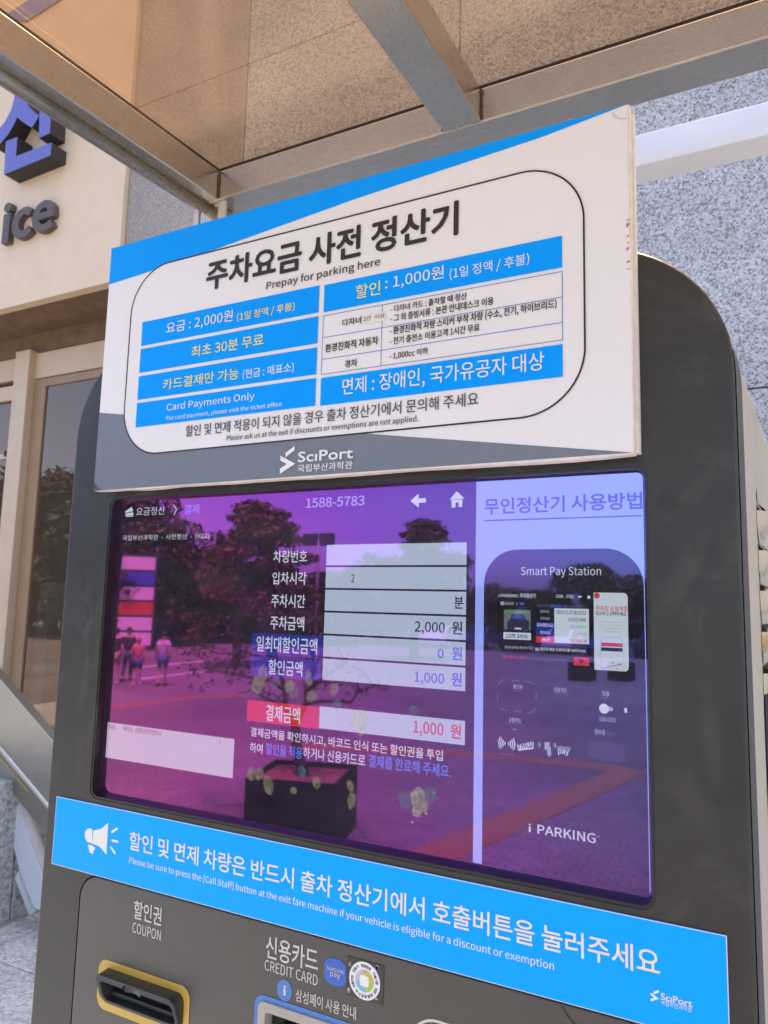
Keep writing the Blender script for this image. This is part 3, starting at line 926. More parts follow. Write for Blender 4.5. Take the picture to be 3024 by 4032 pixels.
# ---- display
plate('screen_bezel', screen_h, [rr(OX0 + 0.0012, OX1 - 0.0012, OZ0 + 0.0012, OZ1 - 0.0012, 0.011, 8)], 0.0008, 0.0145, 'black_plastic', kiosk)
YU = 0.0150
disp = plate('display_screen', rr(OX0 - 0.001, OX1 + 0.001, OZ0 - 0.001, OZ1 + 0.001, 0.010, 6), [], YU, 0.020, 'lcd_dark', kiosk)
plate('screen_margin', rr(OX0 + 0.0008, OX1 - 0.0008, OZ0 + 0.0008, OZ1 - 0.0008, 0.011, 6), [rr(OX0 + 0.007, OX1 - 0.0045, OZ0 + 0.0055, OZ1 - 0.003, 0.006, 5)], 0.0128, 0.0140, 'lcd_black', kiosk)
glass = flat('screen_glass', rr(OX0 + 0.0008, OX1 - 0.0008, OZ0 + 0.0008, OZ1 - 0.0008, 0.011, 6), YS, 'coated_glass', kiosk)
U1, U2, U3, U4 = YU - 0.0003, YU - 0.0006, YU - 0.0009, YU - 0.0012
def T(s, bl, tr, mat, bold=0.0, y=U3):
    text(disp, s, bl, tr, y, mat, bold)
def UR(name, tl, br, y, mat):
    return flat(name, pxrect(tl, br, y), y, mat, disp)
# header
flats('card_icon', [pxpoly([c5(152, 176), c5(180, 156), c5(186, 170), c5(186, 174), c5(154, 182)], U3),
                    pxpoly([c5(154, 185), c5(187, 178), c5(187, 192), c5(155, 194)], U3),
                    pxpoly([c5(155, 196), c5(187, 194), c5(187, 197), c5(156, 199)], U3)], U3, 'lcd_text', disp)
T('요금정산', c5(198, 194), c5(322, 153), 'lcd_text')
flat('chevron_icon', band(pxpoly([c5(358, 149), c5(369, 168), c5(359, 189)], U3), 0.0016), U3, 'lcd_text', disp)
T('결제', c5(402, 186), c5(466, 144), 'lcd_bluelink', 0.01)
T('국립부산과학관  -  사전정산  -  [K01]', c5(142, 301), c5(508, 266), 'lcd_text')
T('1588-5783', c5(915, 160), c5(1162, 108), 'lcd_dimtext', 0.02)
flat('back_arrow_icon', pxpoly([c5(1355, 131), c5(1390, 100), c5(1390, 121), c5(1420, 119), c5(1420, 137), c5(1390, 139), c5(1390, 159)], U3), U3, 'lcd_text', disp)
flats('home_icon', [pxpoly([c5(1520, 126), c5(1550, 90), c5(1583, 121)], U3),
                    pxpoly([c5(1528, 127), c5(1574, 124), c5(1573, 156), c5(1558, 157), c5(1558, 137), c5(1545, 138), c5(1545, 158), c5(1529, 159)], U3)], U3, 'lcd_text', disp)
for s, y0, y1, dx in (('차량번호', 391, 339, 0), ('입차시각', 482, 431, -4), ('주차시간', 578, 527, -9), ('주차금액', 672, 620, -13)):
    T(s, c5(777 + dx, y0), c5(921 + dx, y1), 'lcd_text', 0.012)
UR('menu_cell', c5(688, 686), c5(982, 796), U1, 'lcd_blue')
UR('menu_cell', c5(683, 783), c5(978, 891), U2, 'lcd_blue')
T('일최대할인금액', c5(706, 764), c5(963, 712), 'lcd_text', 0.01)
T('할인금액', c5(756, 861), c5(901, 808), 'lcd_text', 0.01)
a = P(*c5(1002, 316), U1); b = P(*c5(980, 892), U1); rx = P(*c5(1588, 720), U1)[0]
ph = (a[1] - b[1]) / 6
for i in range(6):
    flat('value_cell', rect(b[0] + 0.001, rx, a[1] - ph * (i + 1) + 0.0022, a[1] - ph * i), U1, 'lcd_cell', disp)
T('2', c5(1105, 474), c5(1119, 440), 'lcd_ink', 0.01)
T('분', c5(1540, 584), c5(1578, 535), 'lcd_ink', 0.02)
T('2,000', c5(1373, 692), c5(1500, 643), 'lcd_ink', 0.012); T('원', c5(1530, 692), c5(1573, 640), 'lcd_ink', 0.02)
T('0', c5(1470, 793), c5(1495, 755), 'lcd_bluetext', 0.02); T('원', c5(1530, 800), c5(1572, 748), 'lcd_bluetext', 0.02)
T('1,000', c5(1372, 902), c5(1497, 860), 'lcd_bluetext', 0.012); T('원', c5(1528, 909), c5(1571, 857), 'lcd_bluetext', 0.02)
UR('total_cell', c5(669, 969), c5(970, 1093), U1, 'lcd_red')
UR('value_cell', c5(973, 996), c5(1584, 1161), U1, 'lcd_cell')
T('결제금액', c5(745, 1056), c5(891, 1004), 'lcd_text', 0.012)
T('1,000', c5(1367, 1118), c5(1494, 1070), 'lcd_redtext', 0.014); T('원', c5(1525, 1130), c5(1568, 1075), 'lcd_redtext', 0.02)
T('결제금액을 확인하시고, 바코드 인식 또는 할인권을 투입', c12(143, 502), c12(1399, 589), 'lcd_text', 0.01)
T('하여', c12(138, 600), c12(223, 546), 'lcd_text', 0.01)
T('할인을 적용', c12(243, 612), c12(484, 570), 'lcd_bluelink', 0.012)
T('하거나 신용카드로', c12(487, 638), c12(893, 618), 'lcd_text', 0.01)
T('결제를 완료해 주세요.', c12(915, 694), c12(1455, 686), 'lcd_bluelink', 0.012)
UR('discount_list', c13(90, 897), c13(1084, 1345), U1, 'lcd_list')
T('적용', c13(97, 956), c13(152, 920), 'lcd_listtext', 0.01)
T('MOIS_친환경자(50%)', c13(215, 974), c13(513, 965), 'lcd_listtext', 0.01)
T('1', c13(978, 1070), c13(993, 1040), 'lcd_listtext', 0.02)
# ---- right half of the display
bx0 = P(1876, 1870, U1)[0]
flat('guide_background', rect(bx0, OX1 - 0.0015, OZ0 + 0.003, OZ1 - 0.0012), U1, 'lcd_side', disp)
T('무인정산기 사용방법', c6(253, 298), c6(1005, 190), 'lcd_sidetext', 0.028)
flat('heading_line', pxrect(c6(253, 325), c6(1005, 308), U3), U3, 'lcd_sidetext', disp)
g0 = P(*c6(248, 900), U2)[0]; g1 = P(*c6(1020, 900), U2)[0]; gz = P(*c6(600, 464), U2)[1]
flat('guide_machine', rr(g0, g1, OZ0 + 0.003, gz, 0.036, 14, '0110'), U2, 'lcd_dark', disp)
U5 = U3 - 0.0003
def TT(s, bl, tr, mat, bold=0.0, y=None):
    text(disp, s, bl, tr, y or U5, mat, bold)
TT('Smart Pay Station', c6(427, 600), c6(810, 548), 'lcd_text', 0)
UR('guide_screen', c10(132, 545), c10(1358, 1128), U3, 'lcd_black')
TT('i PARKING', c10(148, 595), c10(330, 567), 'lcd_text', 0.015); TT('주차정산기', c10(348, 602), c10(493, 563), 'lcd_text', 0.02)
TT('1588 - 5783', c10(685, 602), c10(848, 574), 'lcd_text', 0.01)
flat('back_arrow_icon', pxpoly([c10(890, 591), c10(908, 575), c10(908, 586), c10(930, 587), c10(930, 596), c10(908, 596), c10(908, 607)], U5), U5, 'lcd_text', disp)
flats('home_icon', [pxpoly([c10(975, 594), c10(992, 576), c10(1010, 594)], U5), pxpoly([c10(980, 594), c10(1005, 594), c10(1005, 611), c10(980, 610)], U5)], U5, 'lcd_text', disp)
TT('요금정산', c10(207, 667), c10(293, 640), 'lcd_dimtext', 0.02); TT('결제', c10(347, 669), c10(388, 645), 'lcd_bluelink', 0.02)
flat('card_icon', circ(*P(*c10(186, 653), U5), 0.0022, n=10), U5, 'lcd_dimtext', disp)
flat('chevron_icon', band(pxpoly([c10(316, 645), c10(324, 656), c10(316, 667)], U5), 0.0007), U5, 'lcd_dimtext', disp)
TT('할인은 사용 시', c10(510, 686), c10(628, 664), 'lcd_faint', 0.02); TT('일 최대 할인 요금', c10(636, 690), c10(788, 668), 'lcd_bluetext', 0.02); TT('에서 먼저 차감됩니다', c10(790, 692), c10(970, 676), 'lcd_faint', 0.02)
# picture of a car with its number
UR('car_picture', c10(200, 712), c10(448, 908), U3, 'lcd_pane')
U6 = U5 - 0.0003
UR('car_picture_trees', c10(205, 712), c10(446, 745), U5, 'lcd_green')
flats('car_picture_body', [pxpoly([c10(232, 900), c10(228, 830), c10(258, 800), c10(272, 752), c10(380, 752), c10(402, 800), c10(432, 828), c10(434, 905)], U6)], U6, 'lcd_car', disp)
flats('car_picture_glass', [pxpoly([c10(264, 800), c10(277, 758), c10(376, 758), c10(394, 800)], U6 - 0.0002)], U6 - 0.0002, 'lcd_carblue', disp)
UR('car_picture_plate', c10(298, 880), c10(362, 896), U6 - 0.0002, 'lcd_pane')
UR('number_plate', c10(195, 920), c10(452, 997), U5, 'lcd_pane')
TT('12허 3456', c10(218, 974), c10(421, 942), 'lcd_ink', 0.025, U6)
TT('입차시각', c10(540, 742), c10(622, 718), 'lcd_dimtext', 0.02); TT('주차시간', c10(540, 807), c10(625, 782), 'lcd_dimtext', 0.02)
UR('value_table', c10(670, 698), c10(995, 1036), U5, 'lcd_pane')
UR('menu_cell', c10(498, 826), c10(670, 957), U5, 'lcd_blue'); UR('total_cell', c10(498, 957), c10(671, 1026), U5, 'lcd_red')
TT('일최대할인요금', c10(508, 870), c10(661, 842), 'lcd_text', 0.01, U6); TT('할인요금', c10(540, 938), c10(627, 912), 'lcd_text', 0.01, U6); TT('결제금액', c10(545, 1004), c10(627, 980), 'lcd_text', 0.02, U6)
TT('2014.11.15 08:19:22', c10(693, 752), c10(965, 724), 'lcd_ink', 0.02, U6); TT('12시간 00분', c10(800, 822), c10(965, 790), 'lcd_ink', 0.015, U6)
TT('60,000 원', c10(825, 886), c10(965, 858), 'lcd_cyan', 0.01, U6); TT('0 원', c10(908, 952), c10(968, 925), 'lcd_cyan', 0.01, U6); TT('70,000 원', c10(815, 1022), c10(970, 990), 'lcd_redtext', 0.02, U6)
TT('결제 금액을 확인하시고', c10(207, 1072), c10(472, 1060), 'lcd_dimtext', 0.02); TT('할인권 혹은 신용카드를 넣어주세요', c10(537, 1092), c10(962, 1085), 'lcd_text', 0.015)
flats('printer_icon', [pxpoly([c10(492, 1066), c10(528, 1068), c10(528, 1098), c10(492, 1097)], U5)], U5, 'lcd_dimtext', disp)
TT('선불 교통카드 결제', c10(180, 1162), c10(387, 1146), 'lcd_redtext', 0.02); TT('를 원하시면 우측 버튼을 터치해주세요 〉〉', c10(397, 1176), c10(832, 1173), 'lcd_faint', 0.02)
UR('transit_button', c10(850, 1152), c10(997, 1240), U5, 'lcd_redtext')
flats('hand_icon', [pxpoly([c10(892, 1172), c10(930, 1176), c10(930, 1190), c10(892, 1186)], U6), pxpoly([c10(905, 1190), c10(945, 1182), c10(940, 1206), c10(908, 1205)], U6)], U6, 'lcd_car', disp)
ap = pxrect(c10(1036, 552), c10(1366, 1292), U5)
flat('advert_panel', rr(ap[0][0], ap[1][0], ap[0][1], ap[2][1], 0.004, 5, '1100'), U5, 'lcd_pane', disp)
flat('logo_mark', circ(*P(*c10(1066, 581), U6), 0.0028, n=14), U6, 'lcd_red', disp)
TT('주차도 쇼핑처럼', c10(1058, 722), c10(1351, 682), 'lcd_redtext', 0.02, U6); TT('비교하고 선택하세요.', c10(1058, 766), c10(1350, 733), 'lcd_ink', 0.015, U6)
for i, (x0, x1) in enumerate(((1092, 1316), (1086, 1322), (1126, 1284), (1144, 1264))):
    UR('advert_text_line', c10(x0, 822 + i * 29), c10(x1, 838 + i * 29), U6, 'lcd_list')
pp = pxrect(c10(1096, 962), c10(1322, 1288), U6)
ring('phone_outline', rr(pp[0][0], pp[1][0], pp[0][1], pp[2][1], 0.006, 6, '0110'), rr(pp[0][0] + 0.0008, pp[1][0] - 0.0008, pp[0][1] + 0.0003, pp[2][1] - 0.0008, 0.0054, 6, '0110'), U6, 'lcd_list', disp)
UR('phone_header', c10(1106, 1018), c10(1307, 1062), U6 - 0.0002, 'lcd_red'); UR('phone_menu', c10(1106, 1062), c10(1306, 1106), U6 - 0.0002, 'lcd_car')
rnd = random.Random(5)
for i in range(9):
    x = 1116 + rnd.random() * 160; yy = 1124 + rnd.random() * 140
    UR('map_block', c10(x, yy), c10(x + 26, yy + 9), U6 - 0.0002, ('lcd_list', 'lcd_redtext', 'lcd_list')[i % 3])
flat('map_road', band(pxpoly([c10(1116, 1262), c10(1200, 1240), c10(1302, 1222)], U6 - 0.0004), 0.0006), U6 - 0.0004, 'lcd_faint', disp)
# lower drawings of the guide
def dashed(a_, b_, mat):
    q = pxrect(a_, b_, U5)
    x0, x1, z0, z1 = q[0][0], q[1][0], q[0][1], q[2][1]
    pts = rr(x0, x1, z0, z1, 0.008, 5)
    L = []
    tot = []
    for i in range(len(pts)):
        p, r = Vector(pts[i]), Vector(pts[(i + 1) % len(pts)])
        n = max(1, int((r - p).length / 0.001))
        tot += [tuple(p.lerp(r, k / n)) for k in range(n)]
    polys = [band(tot[i:i + 9], 0.0011) for i in range(0, len(tot) - 9, 14)]
    flats('dashed_outline', polys, U5, mat, disp)
dashed(c11(143, 178), c11(500, 492), 'lcd_faint'); dashed(c11(542, 210), c11(916, 525), 'lcd_fainter')
TT('할인권', c11(285, 264), c11(370, 230), 'lcd_dimtext', 0.02); TT('Coupon', c11(285, 300), c11(366, 272), 'lcd_faint')
TT('신용카드', c11(665, 297), c11(789, 258), 'lcd_dimtext', 0.02); TT('Credit Card', c11(665, 330), c11(789, 305), 'lcd_faint')
UR('slot_drawing', c11(205, 358), c11(440, 400), U5, 'lcd_black'); UR('slot_drawing', c11(608, 385), c11(850, 432), U5, 'lcd_black')
TT('호출', c11(1117, 330), c11(1182, 290), 'lcd_dimtext', 0.02); TT('Call', c11(1130, 362), c11(1171, 335), 'lcd_faint')
cb = P(*c11(1134, 451), U5); flat('call_button_drawing', circ(*cb, 0.0046, n=20), U5, 'lcd_text', disp)
q = pxrect(c11(1160, 430), c11(1219, 476), U5); flat('call_pill_drawing', rr(q[0][0], q[1][0], q[0][1], q[2][1], (q[2][1] - q[0][1]) * 0.49, 6), U5 + 0.0001, 'lcd_dimtext', disp)
q = pxrect(c11(1322, 442), c11(1350, 492), U5); flat('lamp_drawing', rr(q[0][0], q[1][0], q[0][1], q[2][1], (q[1][0] - q[0][0]) * 0.45, 6), U5, 'lcd_text', disp)
TT('1588-5783', c11(1087, 566), c11(1240, 540), 'lcd_dimtext', 0.01)
TT('교통카드', c11(245, 577), c11(360, 541), 'lcd_dimtext', 0.02); TT('Transportation Card', c11(205, 606), c11(402, 588), 'lcd_faint')
q = pxrect(c11(280, 626), c11(322, 652), U5); ring('card_drawing', rr(q[0][0], q[1][0], q[0][1], q[2][1], 0.0014, 4), rr(q[0][0] + 0.0006, q[1][0] - 0.0006, q[0][1] + 0.0006, q[2][1] - 0.0012, 0.001, 4), U5, 'lcd_dimtext', disp)
TT('영수증', c11(1047, 690), c11(1143, 648), 'lcd_dimtext', 0.02); TT('Receipt', c11(1155, 694), c11(1240, 674), 'lcd_faint')
q = pxrect(c11(972, 748), c11(1332, 958), U5); flat('receipt_tray_drawing', rr(q[0][0], q[1][0], q[0][1], q[2][1], 0.004, 4), U5, 'lcd_fainter', disp)
wc = P(*c11(226, 776), U5)
polys = []
for k in range(4):
    r = 0.0020 + 0.0021 * k
    for a0 in (-40, 140):
        polys.append(band(circ(wc[0], wc[1], r, r * 1.05, 8, a0, a0 + 80), 0.0011))
flats('contactless_icon', polys, U5, 'lcd_text', disp)
flats('caption_blur', [pxrect(c11(162, 866), c11(205, 878), U5), pxrect(c11(217, 874), c11(256, 884), U5), pxrect(c11(270, 876), c11(294, 888), U5)], U5, 'lcd_faint', disp)
flat('tag_drawing', pxpoly([c11(322, 786), c11(475, 757), c11(475, 826), c11(335, 845)], U5), U5, 'lcd_pane', disp)
ta = P(*c11(343, 824), U6); tb = P(*c11(470, 782), U6)
ang = math.radians(10)
def rot_tag(x, z, o=ta, a=ang):
    dx, dz = x - o[0], z - o[1]
    return (o[0] + dx * math.cos(a) - dz * math.sin(a), o[1] + dx * math.sin(a) + dz * math.cos(a))
text(disp, 'PAYCO', None, None, U6, 'lcd_car', 0.03, box2=(ta[0], tb[0], ta[1], ta[1] + 0.0082), sub=rot_tag)
flats('phone_hand_icon', [pxpoly([c11(580, 762), c11(626, 764), c11(622, 838), c11(578, 832)], U5), pxpoly([c11(598, 822), c11(636, 806), c11(642, 880), c11(626, 905), c11(604, 880)], U5 - 0.0001)] +
      [band(circ(*P(*c11(552 + s * 100 * (s > 0), 790), U5), r, r * 1.3, 6, 140 if s < 0 else -40, 220 if s < 0 else 40), 0.0009) for s in (-1, 1) for r in (0.0015, 0.003)], U5, 'lcd_dimtext', disp)
TT('SAMSUNG', c11(693, 826), c11(822, 810), 'lcd_dimtext', 0.03); TT('pay', c11(707, 884), c11(805, 841), 'lcd_text', 0.03)
TT('i', c6(464, 1817), c6(474, 1780), 'lcd_text', 0.02); TT('PARKING', c6(507, 1826), c6(783, 1827), 'lcd_text', 0.02); TT('TM', c6(786, 1842), c6(803, 1836), 'lcd_dimtext', 0.02)
# grease marks of fingers on the glass
rnd = random.Random(11)
def blob(px, py, rx, rz, mat, name='finger_smudge', n=22, y=YS - 0.0005, soft=0.75):
    x, z = P(px, py, y)
    tilt = rnd.uniform(-0.6, 0.6)
    p1, p2, a1, a2 = rnd.uniform(0, 6.28), rnd.uniform(0, 6.28), rnd.uniform(.05, .14), rnd.uniform(.03, .09)
    vs, fade = [(x, y, z)], [1.0]
    for lv, fd in ((soft, 1.0), (1.0, 0.0)):
        for k in range(n):
            a = 2 * math.pi * k / n
            q = (1 + a1 * math.sin(2 * a + p1) + a2 * math.sin(5 * a + p2)) * lv
            u, v = rx * q * math.cos(a), rz * q * math.sin(a)
            vs.append((x + u * math.cos(tilt) - v * math.sin(tilt), y, z + u * math.sin(tilt) + v * math.cos(tilt)))
            fade.append(fd)
    fs = [(0, 1 + k, 1 + (k + 1) % n) for k in range(n)] + [(1 + k, 1 + n + k, 1 + n + (k + 1) % n, 1 + (k + 1) % n) for k in range(n)]
    me = bpy.data.meshes.new(name)
    me.from_pydata(vs, [], fs)
    at = me.attributes.new('fade', 'FLOAT', 'POINT')
    at.data.foreach_set('value', fade)
    return link(name, me, mat, glass)
sm = [(225, 85, .0075, .010, 0), (195, 150, .010, .011, 0), (180, 190, .0075, .006, 0), (300, 150, .0065, .006, 1), (400, 170, .008, .009, 0), (430, 215, .006, .009, 1), (525, 120, .006, .009, 0),
      (545, 235, .008, .008, 0), (690, 190, .0065, .009, 0), (705, 290, .008, .006, 1), (850, 390, .011, .015, 2), (870, 465, .004, .006, 2), (150, 740, .007, .0105, 0), (200, 740, .006, .010, 0), (260, 815, .0078, .0125, 0),
      (575, 800, .006, .0085, 0), (795, 820, .006, .006, 0), (805, 915, .0062, .0105, 0), (425, 850, .005, .005, 0), (1235, 890, .009, .012, 2), (1150, 910, .009, .010, 1), (1310, 880, .010, .010, 1),
      (1230, 980, .0055, .009, 2), (1270, 940, .007, .008, 2), (1210, 325, .006, .006, 1), (480, 730, .007, .008, 1)]
for x, y, rx, rz, k in sm:
    blob(*c12(x, y), rx, rz, ('grease_pale', 'grease_teal', 'grease_thick')[k])
for k in range(22):
    x = 1235 + rnd.gauss(0, 45); y = 960 + rnd.gauss(0, 55)
    blob(*c12(x, y), rnd.uniform(.0008, .0022), rnd.uniform(.0008, .0022), 'grease_thick', 'dried_fleck', 6, soft=0.9)
# water marks on the charcoal cover
for px, py, rx, rz in ((315, 2230, .005, .020), (325, 2310, .005, .012), (345, 2420, .006, .017), (298, 2450, .004, .006), (375, 2350, .004, .010), (2640, 1985, .020, .012), (2750, 2160, .016, .012), (360, 2560, .006, .010)):
    blob(px, py, rx, rz, 'dust_spot', 'water_mark', 22, -0.0003, 0.25)
for px, py, rx, rz in ((2700, 2250, .012, .045), (2760, 2180, .006, .030), (2640, 2350, .010, .022), (330, 2700, .012, .05), (365, 2850, .010, .04), (310, 2950, .008, .03), (345, 2480, .010, .035), (2800, 2900, .014, .05), (2720, 3150, .018, .04), (430, 3560, .030, .016), (620, 3720, .030, .012), (1150, 3600, .028, .010)):
    blob(px, py, rx, rz, 'dust_light', 'rub_mark', 22, -0.0004, 0.15)
for o in [o for o in C.objects if o.name.startswith(('water_mark', 'rub_mark'))]:
    o.parent = kiosk; o.matrix_parent_inverse = Matrix.Translation(-kiosk.location)

# ---- lower service door with its openings
door = None
cx0 = P(*c14(300, 360), 0)[0]; cx1 = P(*c14(1490, 760), 0)[0]; cz1 = P(*c14(400, 258), 0)[1]; cz0 = P(*c14(350, 905), 0)[1]
RW = 0.0085
hx0, hx1, hz0, hz1 = cx0 + RW, cx1 - RW, cz0 + RW, cz1 - RW
rx0 = P(*c9(215, 640), 0)[0]; rz1 = P(*c9(262, 545), 0)[1]; rx1 = rx0 + 0.20; rz0 = rz1 - 0.13
slot_hole = rr(hx0 + 0.004, hx1 - 0.004, hz0 + 0.004, hz1 - 0.004, 0.008, 6)
reader_hole = rr(rx0 + 0.015, rx1 - 0.015, rz0 + 0.015, rz1 - 0.015, 0.006, 6)
door = plate('service_door', door_o, [slot_hole, reader_hole], 0.0, 0.012, 'panel_grey', kiosk, bevel=0.0012)
# coupon slot
ring('coupon_rim', rr(cx0, cx1, cz0, cz1, 0.014, 10), rr(hx0 + 0.003, hx1 - 0.003, hz0 + 0.003, hz1 - 0.003, 0.009, 8), -0.0006, 'yellow_paint', kiosk)
def hood():
    bm = bmesh.new()
    nn = 8
    base = rr(hx0, hx1, hz0, hz1, 0.011, nn)
    fo = rr(hx0 + 0.002, hx1 - 0.002, hz0 + 0.003, hz1 - 0.001, 0.010, nn)
    tz0, tz1 = hz0 + 0.003, hz1 - 0.001
    yz = lambda z: -0.004 - 0.014 * max(0, min(1, (z - tz0) / (tz1 - tz0)))
    va = [bm.verts.new((x, -0.0005, z)) for x, z in base]
    vb = [bm.verts.new((x, yz(z), z)) for x, z in fo]
    n = len(va)
    for i in range(n):
        bm.faces.new((va[i], va[(i + 1) % n], vb[(i + 1) % n], vb[i]))
    # inner loop with the notch cut up into the top bar
    bar = 0.0085
    ix0, ix1, iz0, iz1 = hx0 + 0.0075, hx1 - 0.0075, hz0 + 0.0065, hz1 - 0.001 - bar
    wv = ix1 - ix0
    inner = []
    for x, z in rr(ix0, ix1, iz0, iz1, 0.006, 5):
        inner.append((x, z))
    # insert notch points on the top edge (runs from right to left)
    k = max(i for i, (x, z) in enumerate(inner) if abs(z - iz1) < 1e-6 and x > (ix0 + ix1) / 2)
    notch = [(ix0 + 0.58 * wv, iz1), (ix0 + 0.58 * wv, iz1 + 0.0055), (ix0 + 0.37 * wv, iz1 + 0.0055), (ix0 + 0.345 * wv, iz1)]
    inner = inner[:k + 1] + notch + inner[k + 1:]
    vi = [bm.verts.new((x, yz(z) + 0.0006, z)) for x, z in inner]
    eo = [bm.edges.get((vb[i], vb[(i + 1) % n])) for i in range(n)]
    m = len(vi)
    ei = [bm.edges.new((vi[i], vi[(i + 1) % m])) for i in range(m)]
    bmesh.ops.triangle_fill(bm, use_beauty=True, edges=eo + ei)
    vc = [bm.verts.new((x * 0.92 + 0.08 * (ix0 + ix1) / 2, 0.016, z * 0.9 + 0.1 * (iz0 + iz1) / 2)) for x, z in inner]
    for i in range(m):
        bm.faces.new((vi[i], vi[(i + 1) % m], vc[(i + 1) % m], vc[i]))
    o = from_bm('coupon_slot', bm, 'slot_plastic', kiosk)
    b = o.modifiers.new('bevel', 'BEVEL'); b.width = 0.0012; b.segments = 2; b.limit_method = 'ANGLE'; b.angle_limit = math.radians(35)
    # tongue behind the notch
    x0, x1 = ix0 + 0.36 * wv, ix0 + 0.575 * wv
    bm = bmesh.new()
    pr = []
    for t in range(7):
        u = t / 6
        yy = -0.0125 + 0.0030 * math.sin(u * math.pi)
        pr.append((x0 + (x1 - x0) * u, yy))
    for (xa, ya), (xb, yb) in zip(pr, pr[1:]):
        v = [bm.verts.new(q) for q in ((xa, ya, iz1 - 0.0035), (xb, yb, iz1 - 0.0035), (xb, yb, iz1 + 0.0050), (xa, ya, iz1 + 0.0050))]
        bm.faces.new(v)
        v2 = [bm.verts.new(q) for q in ((xa, ya, iz1 - 0.0035), (xb, yb, iz1 - 0.0035), (xb, 0.0, iz1 - 0.0035), (xa, 0.0, iz1 - 0.0035))]
        bm.faces.new(v2)
    bmesh.ops.remove_doubles(bm, verts=bm.verts, dist=1e-5)
    from_bm('coupon_tongue', bm, 'slot_plastic', o)
    plate('coupon_throat', rect(ix0 - 0.002, ix1 + 0.002, iz0 - 0.002, iz1 + 0.002), [], 0.0155, 0.017, 'slot_inner', o)
    box('coupon_tray', ix0 + 0.004, ix1 - 0.004, 0.004, 0.016, iz0 + 0.001, iz0 + 0.0065, 'slot_plastic', o, 0.001)
    return o
hood()
text(door, '할인권', c7(577, 619), c7(700, 575), -0.0005, 'silk_white', 0.012)
text(door, 'COUPON', c7(571, 681), c7(696, 673), -0.0005, 'silk_white', 0.0)
text(door, '신용카드', c9(303, 247), c9(733, 184), -0.0005, 'silk_white', 0.012)
text(door, 'CREDIT CARD', c9(293, 350), c9(729, 393), -0.0005, 'silk_white', 0.0)
text(door, '삼성페이 사용 안내', c9(547, 602), c9(1042, 656), -0.0005, 'silk_white', 0.008)
q = (P(*c9(781, 372), 0)[0], P(*c9(964, 390), 0)[0], P(*c9(870, 478), 0)[1], P(*c9(870, 258), 0)[1])
pi = plate('payment_badge', rr(*q, 0.010, 8), [], -0.0006, 0.0004, 'icon_blue', kiosk)
text(pi, 'SAMSUNG', c9(803, 347), c9(945, 358), -0.0009, 'silk_white', 0.02); text(pi, 'pay', c9(830, 410), c9(912, 387), -0.0009, 'silk_white', 0.01)
ic = P(*c9(458, 517), 0); ii = plate('info_badge', circ(*ic, 0.0098, 0.0108, 24), [], -0.0006, 0.0004, 'rim_blue', kiosk)
text(ii, 'i', c9(447, 553), c9(470, 484), -0.0009, 'silk_white', 0.05)
hq = pxrect(c9(972, 232), c9(1264, 640), 0)
holo = plate('certification_sticker', hq, [], -0.0007, 0.0004, 'holo_dark', kiosk)
hx, hz = P(*c9(1114, 437), 0); hr = 0.0183
rnd = random.Random(3)
polys = []
for k in range(70):
    u = rnd.uniform(hq[0][0] + .002, hq[1][0] - .003); v = rnd.uniform(hq[0][1] + .003, hq[2][1] - .003)
    if (u - hx) ** 2 + (v - hz) ** 2 > (hr + .0015) ** 2:
        polys.append(circ(u, v, rnd.uniform(.0008, .0022), rnd.uniform(.001, .003), 8))
for pg in polys:
    flat('hologram_patch', pg, -0.0009, 'holo_silver', holo)
flat('seal_disc', circ(hx, hz, hr, hr, 40), -0.0011, 'print_white', holo)
ri = 0.0108
for k, mt in enumerate(('seal_gold', 'seal_lilac', 'seal_cyan', 'seal_green')):
    a0 = 15 + 90 * k
    pts = circ(hx, hz, ri, ri, 12, a0, a0 + 100)
    i0 = math.radians(a0 + 130); i1 = math.radians(a0 - 5)
    pts += [(hx + ri * 0.55 * math.cos(math.radians(a0 + 75)), hz + ri * 0.55 * math.sin(math.radians(a0 + 75))), (hx + ri * 0.62 * math.cos(math.radians(a0 - 10)), hz + ri * 0.62 * math.sin(math.radians(a0 - 10)))]
    flat('seal_petal', pts, -0.0013 - 0.00005 * k, mt, holo)
flat('seal_centre', rr(hx - ri * .48, hx + ri * .48, hz - ri * .48, hz + ri * .48, 0.0016, 5), -0.0016, 'print_white', holo)
ro = 0.0146
def ringtext(s, a_mid, step, flip):
    n = len(s)
    for i, ch in enumerate(s):
        if ch == ' ':
            continue
        t = a_mid + (i - (n - 1) / 2) * (-step if not flip else step)
        a = math.radians(t)
        px_, pz_ = hx + ro * math.cos(a), hz + ro * math.sin(a)
        rot = a - math.pi / 2 if not flip else a + math.pi / 2
        text(holo, ch, None, None, -0.0014, 'print_black', 0.02, box2=(-0.00135, 0.00135, -0.00155, 0.00155),
             sub=lambda x, z, p=px_, q_=pz_, r=rot: (p + x * math.cos(r) - z * math.sin(r), q_ + x * math.sin(r) + z * math.cos(r)))
ringtext('신용카드 단말기 정보보호 기술기준 인증', 90, 12.2, False)
ringtext('여신금융협회', 270, 15, True)
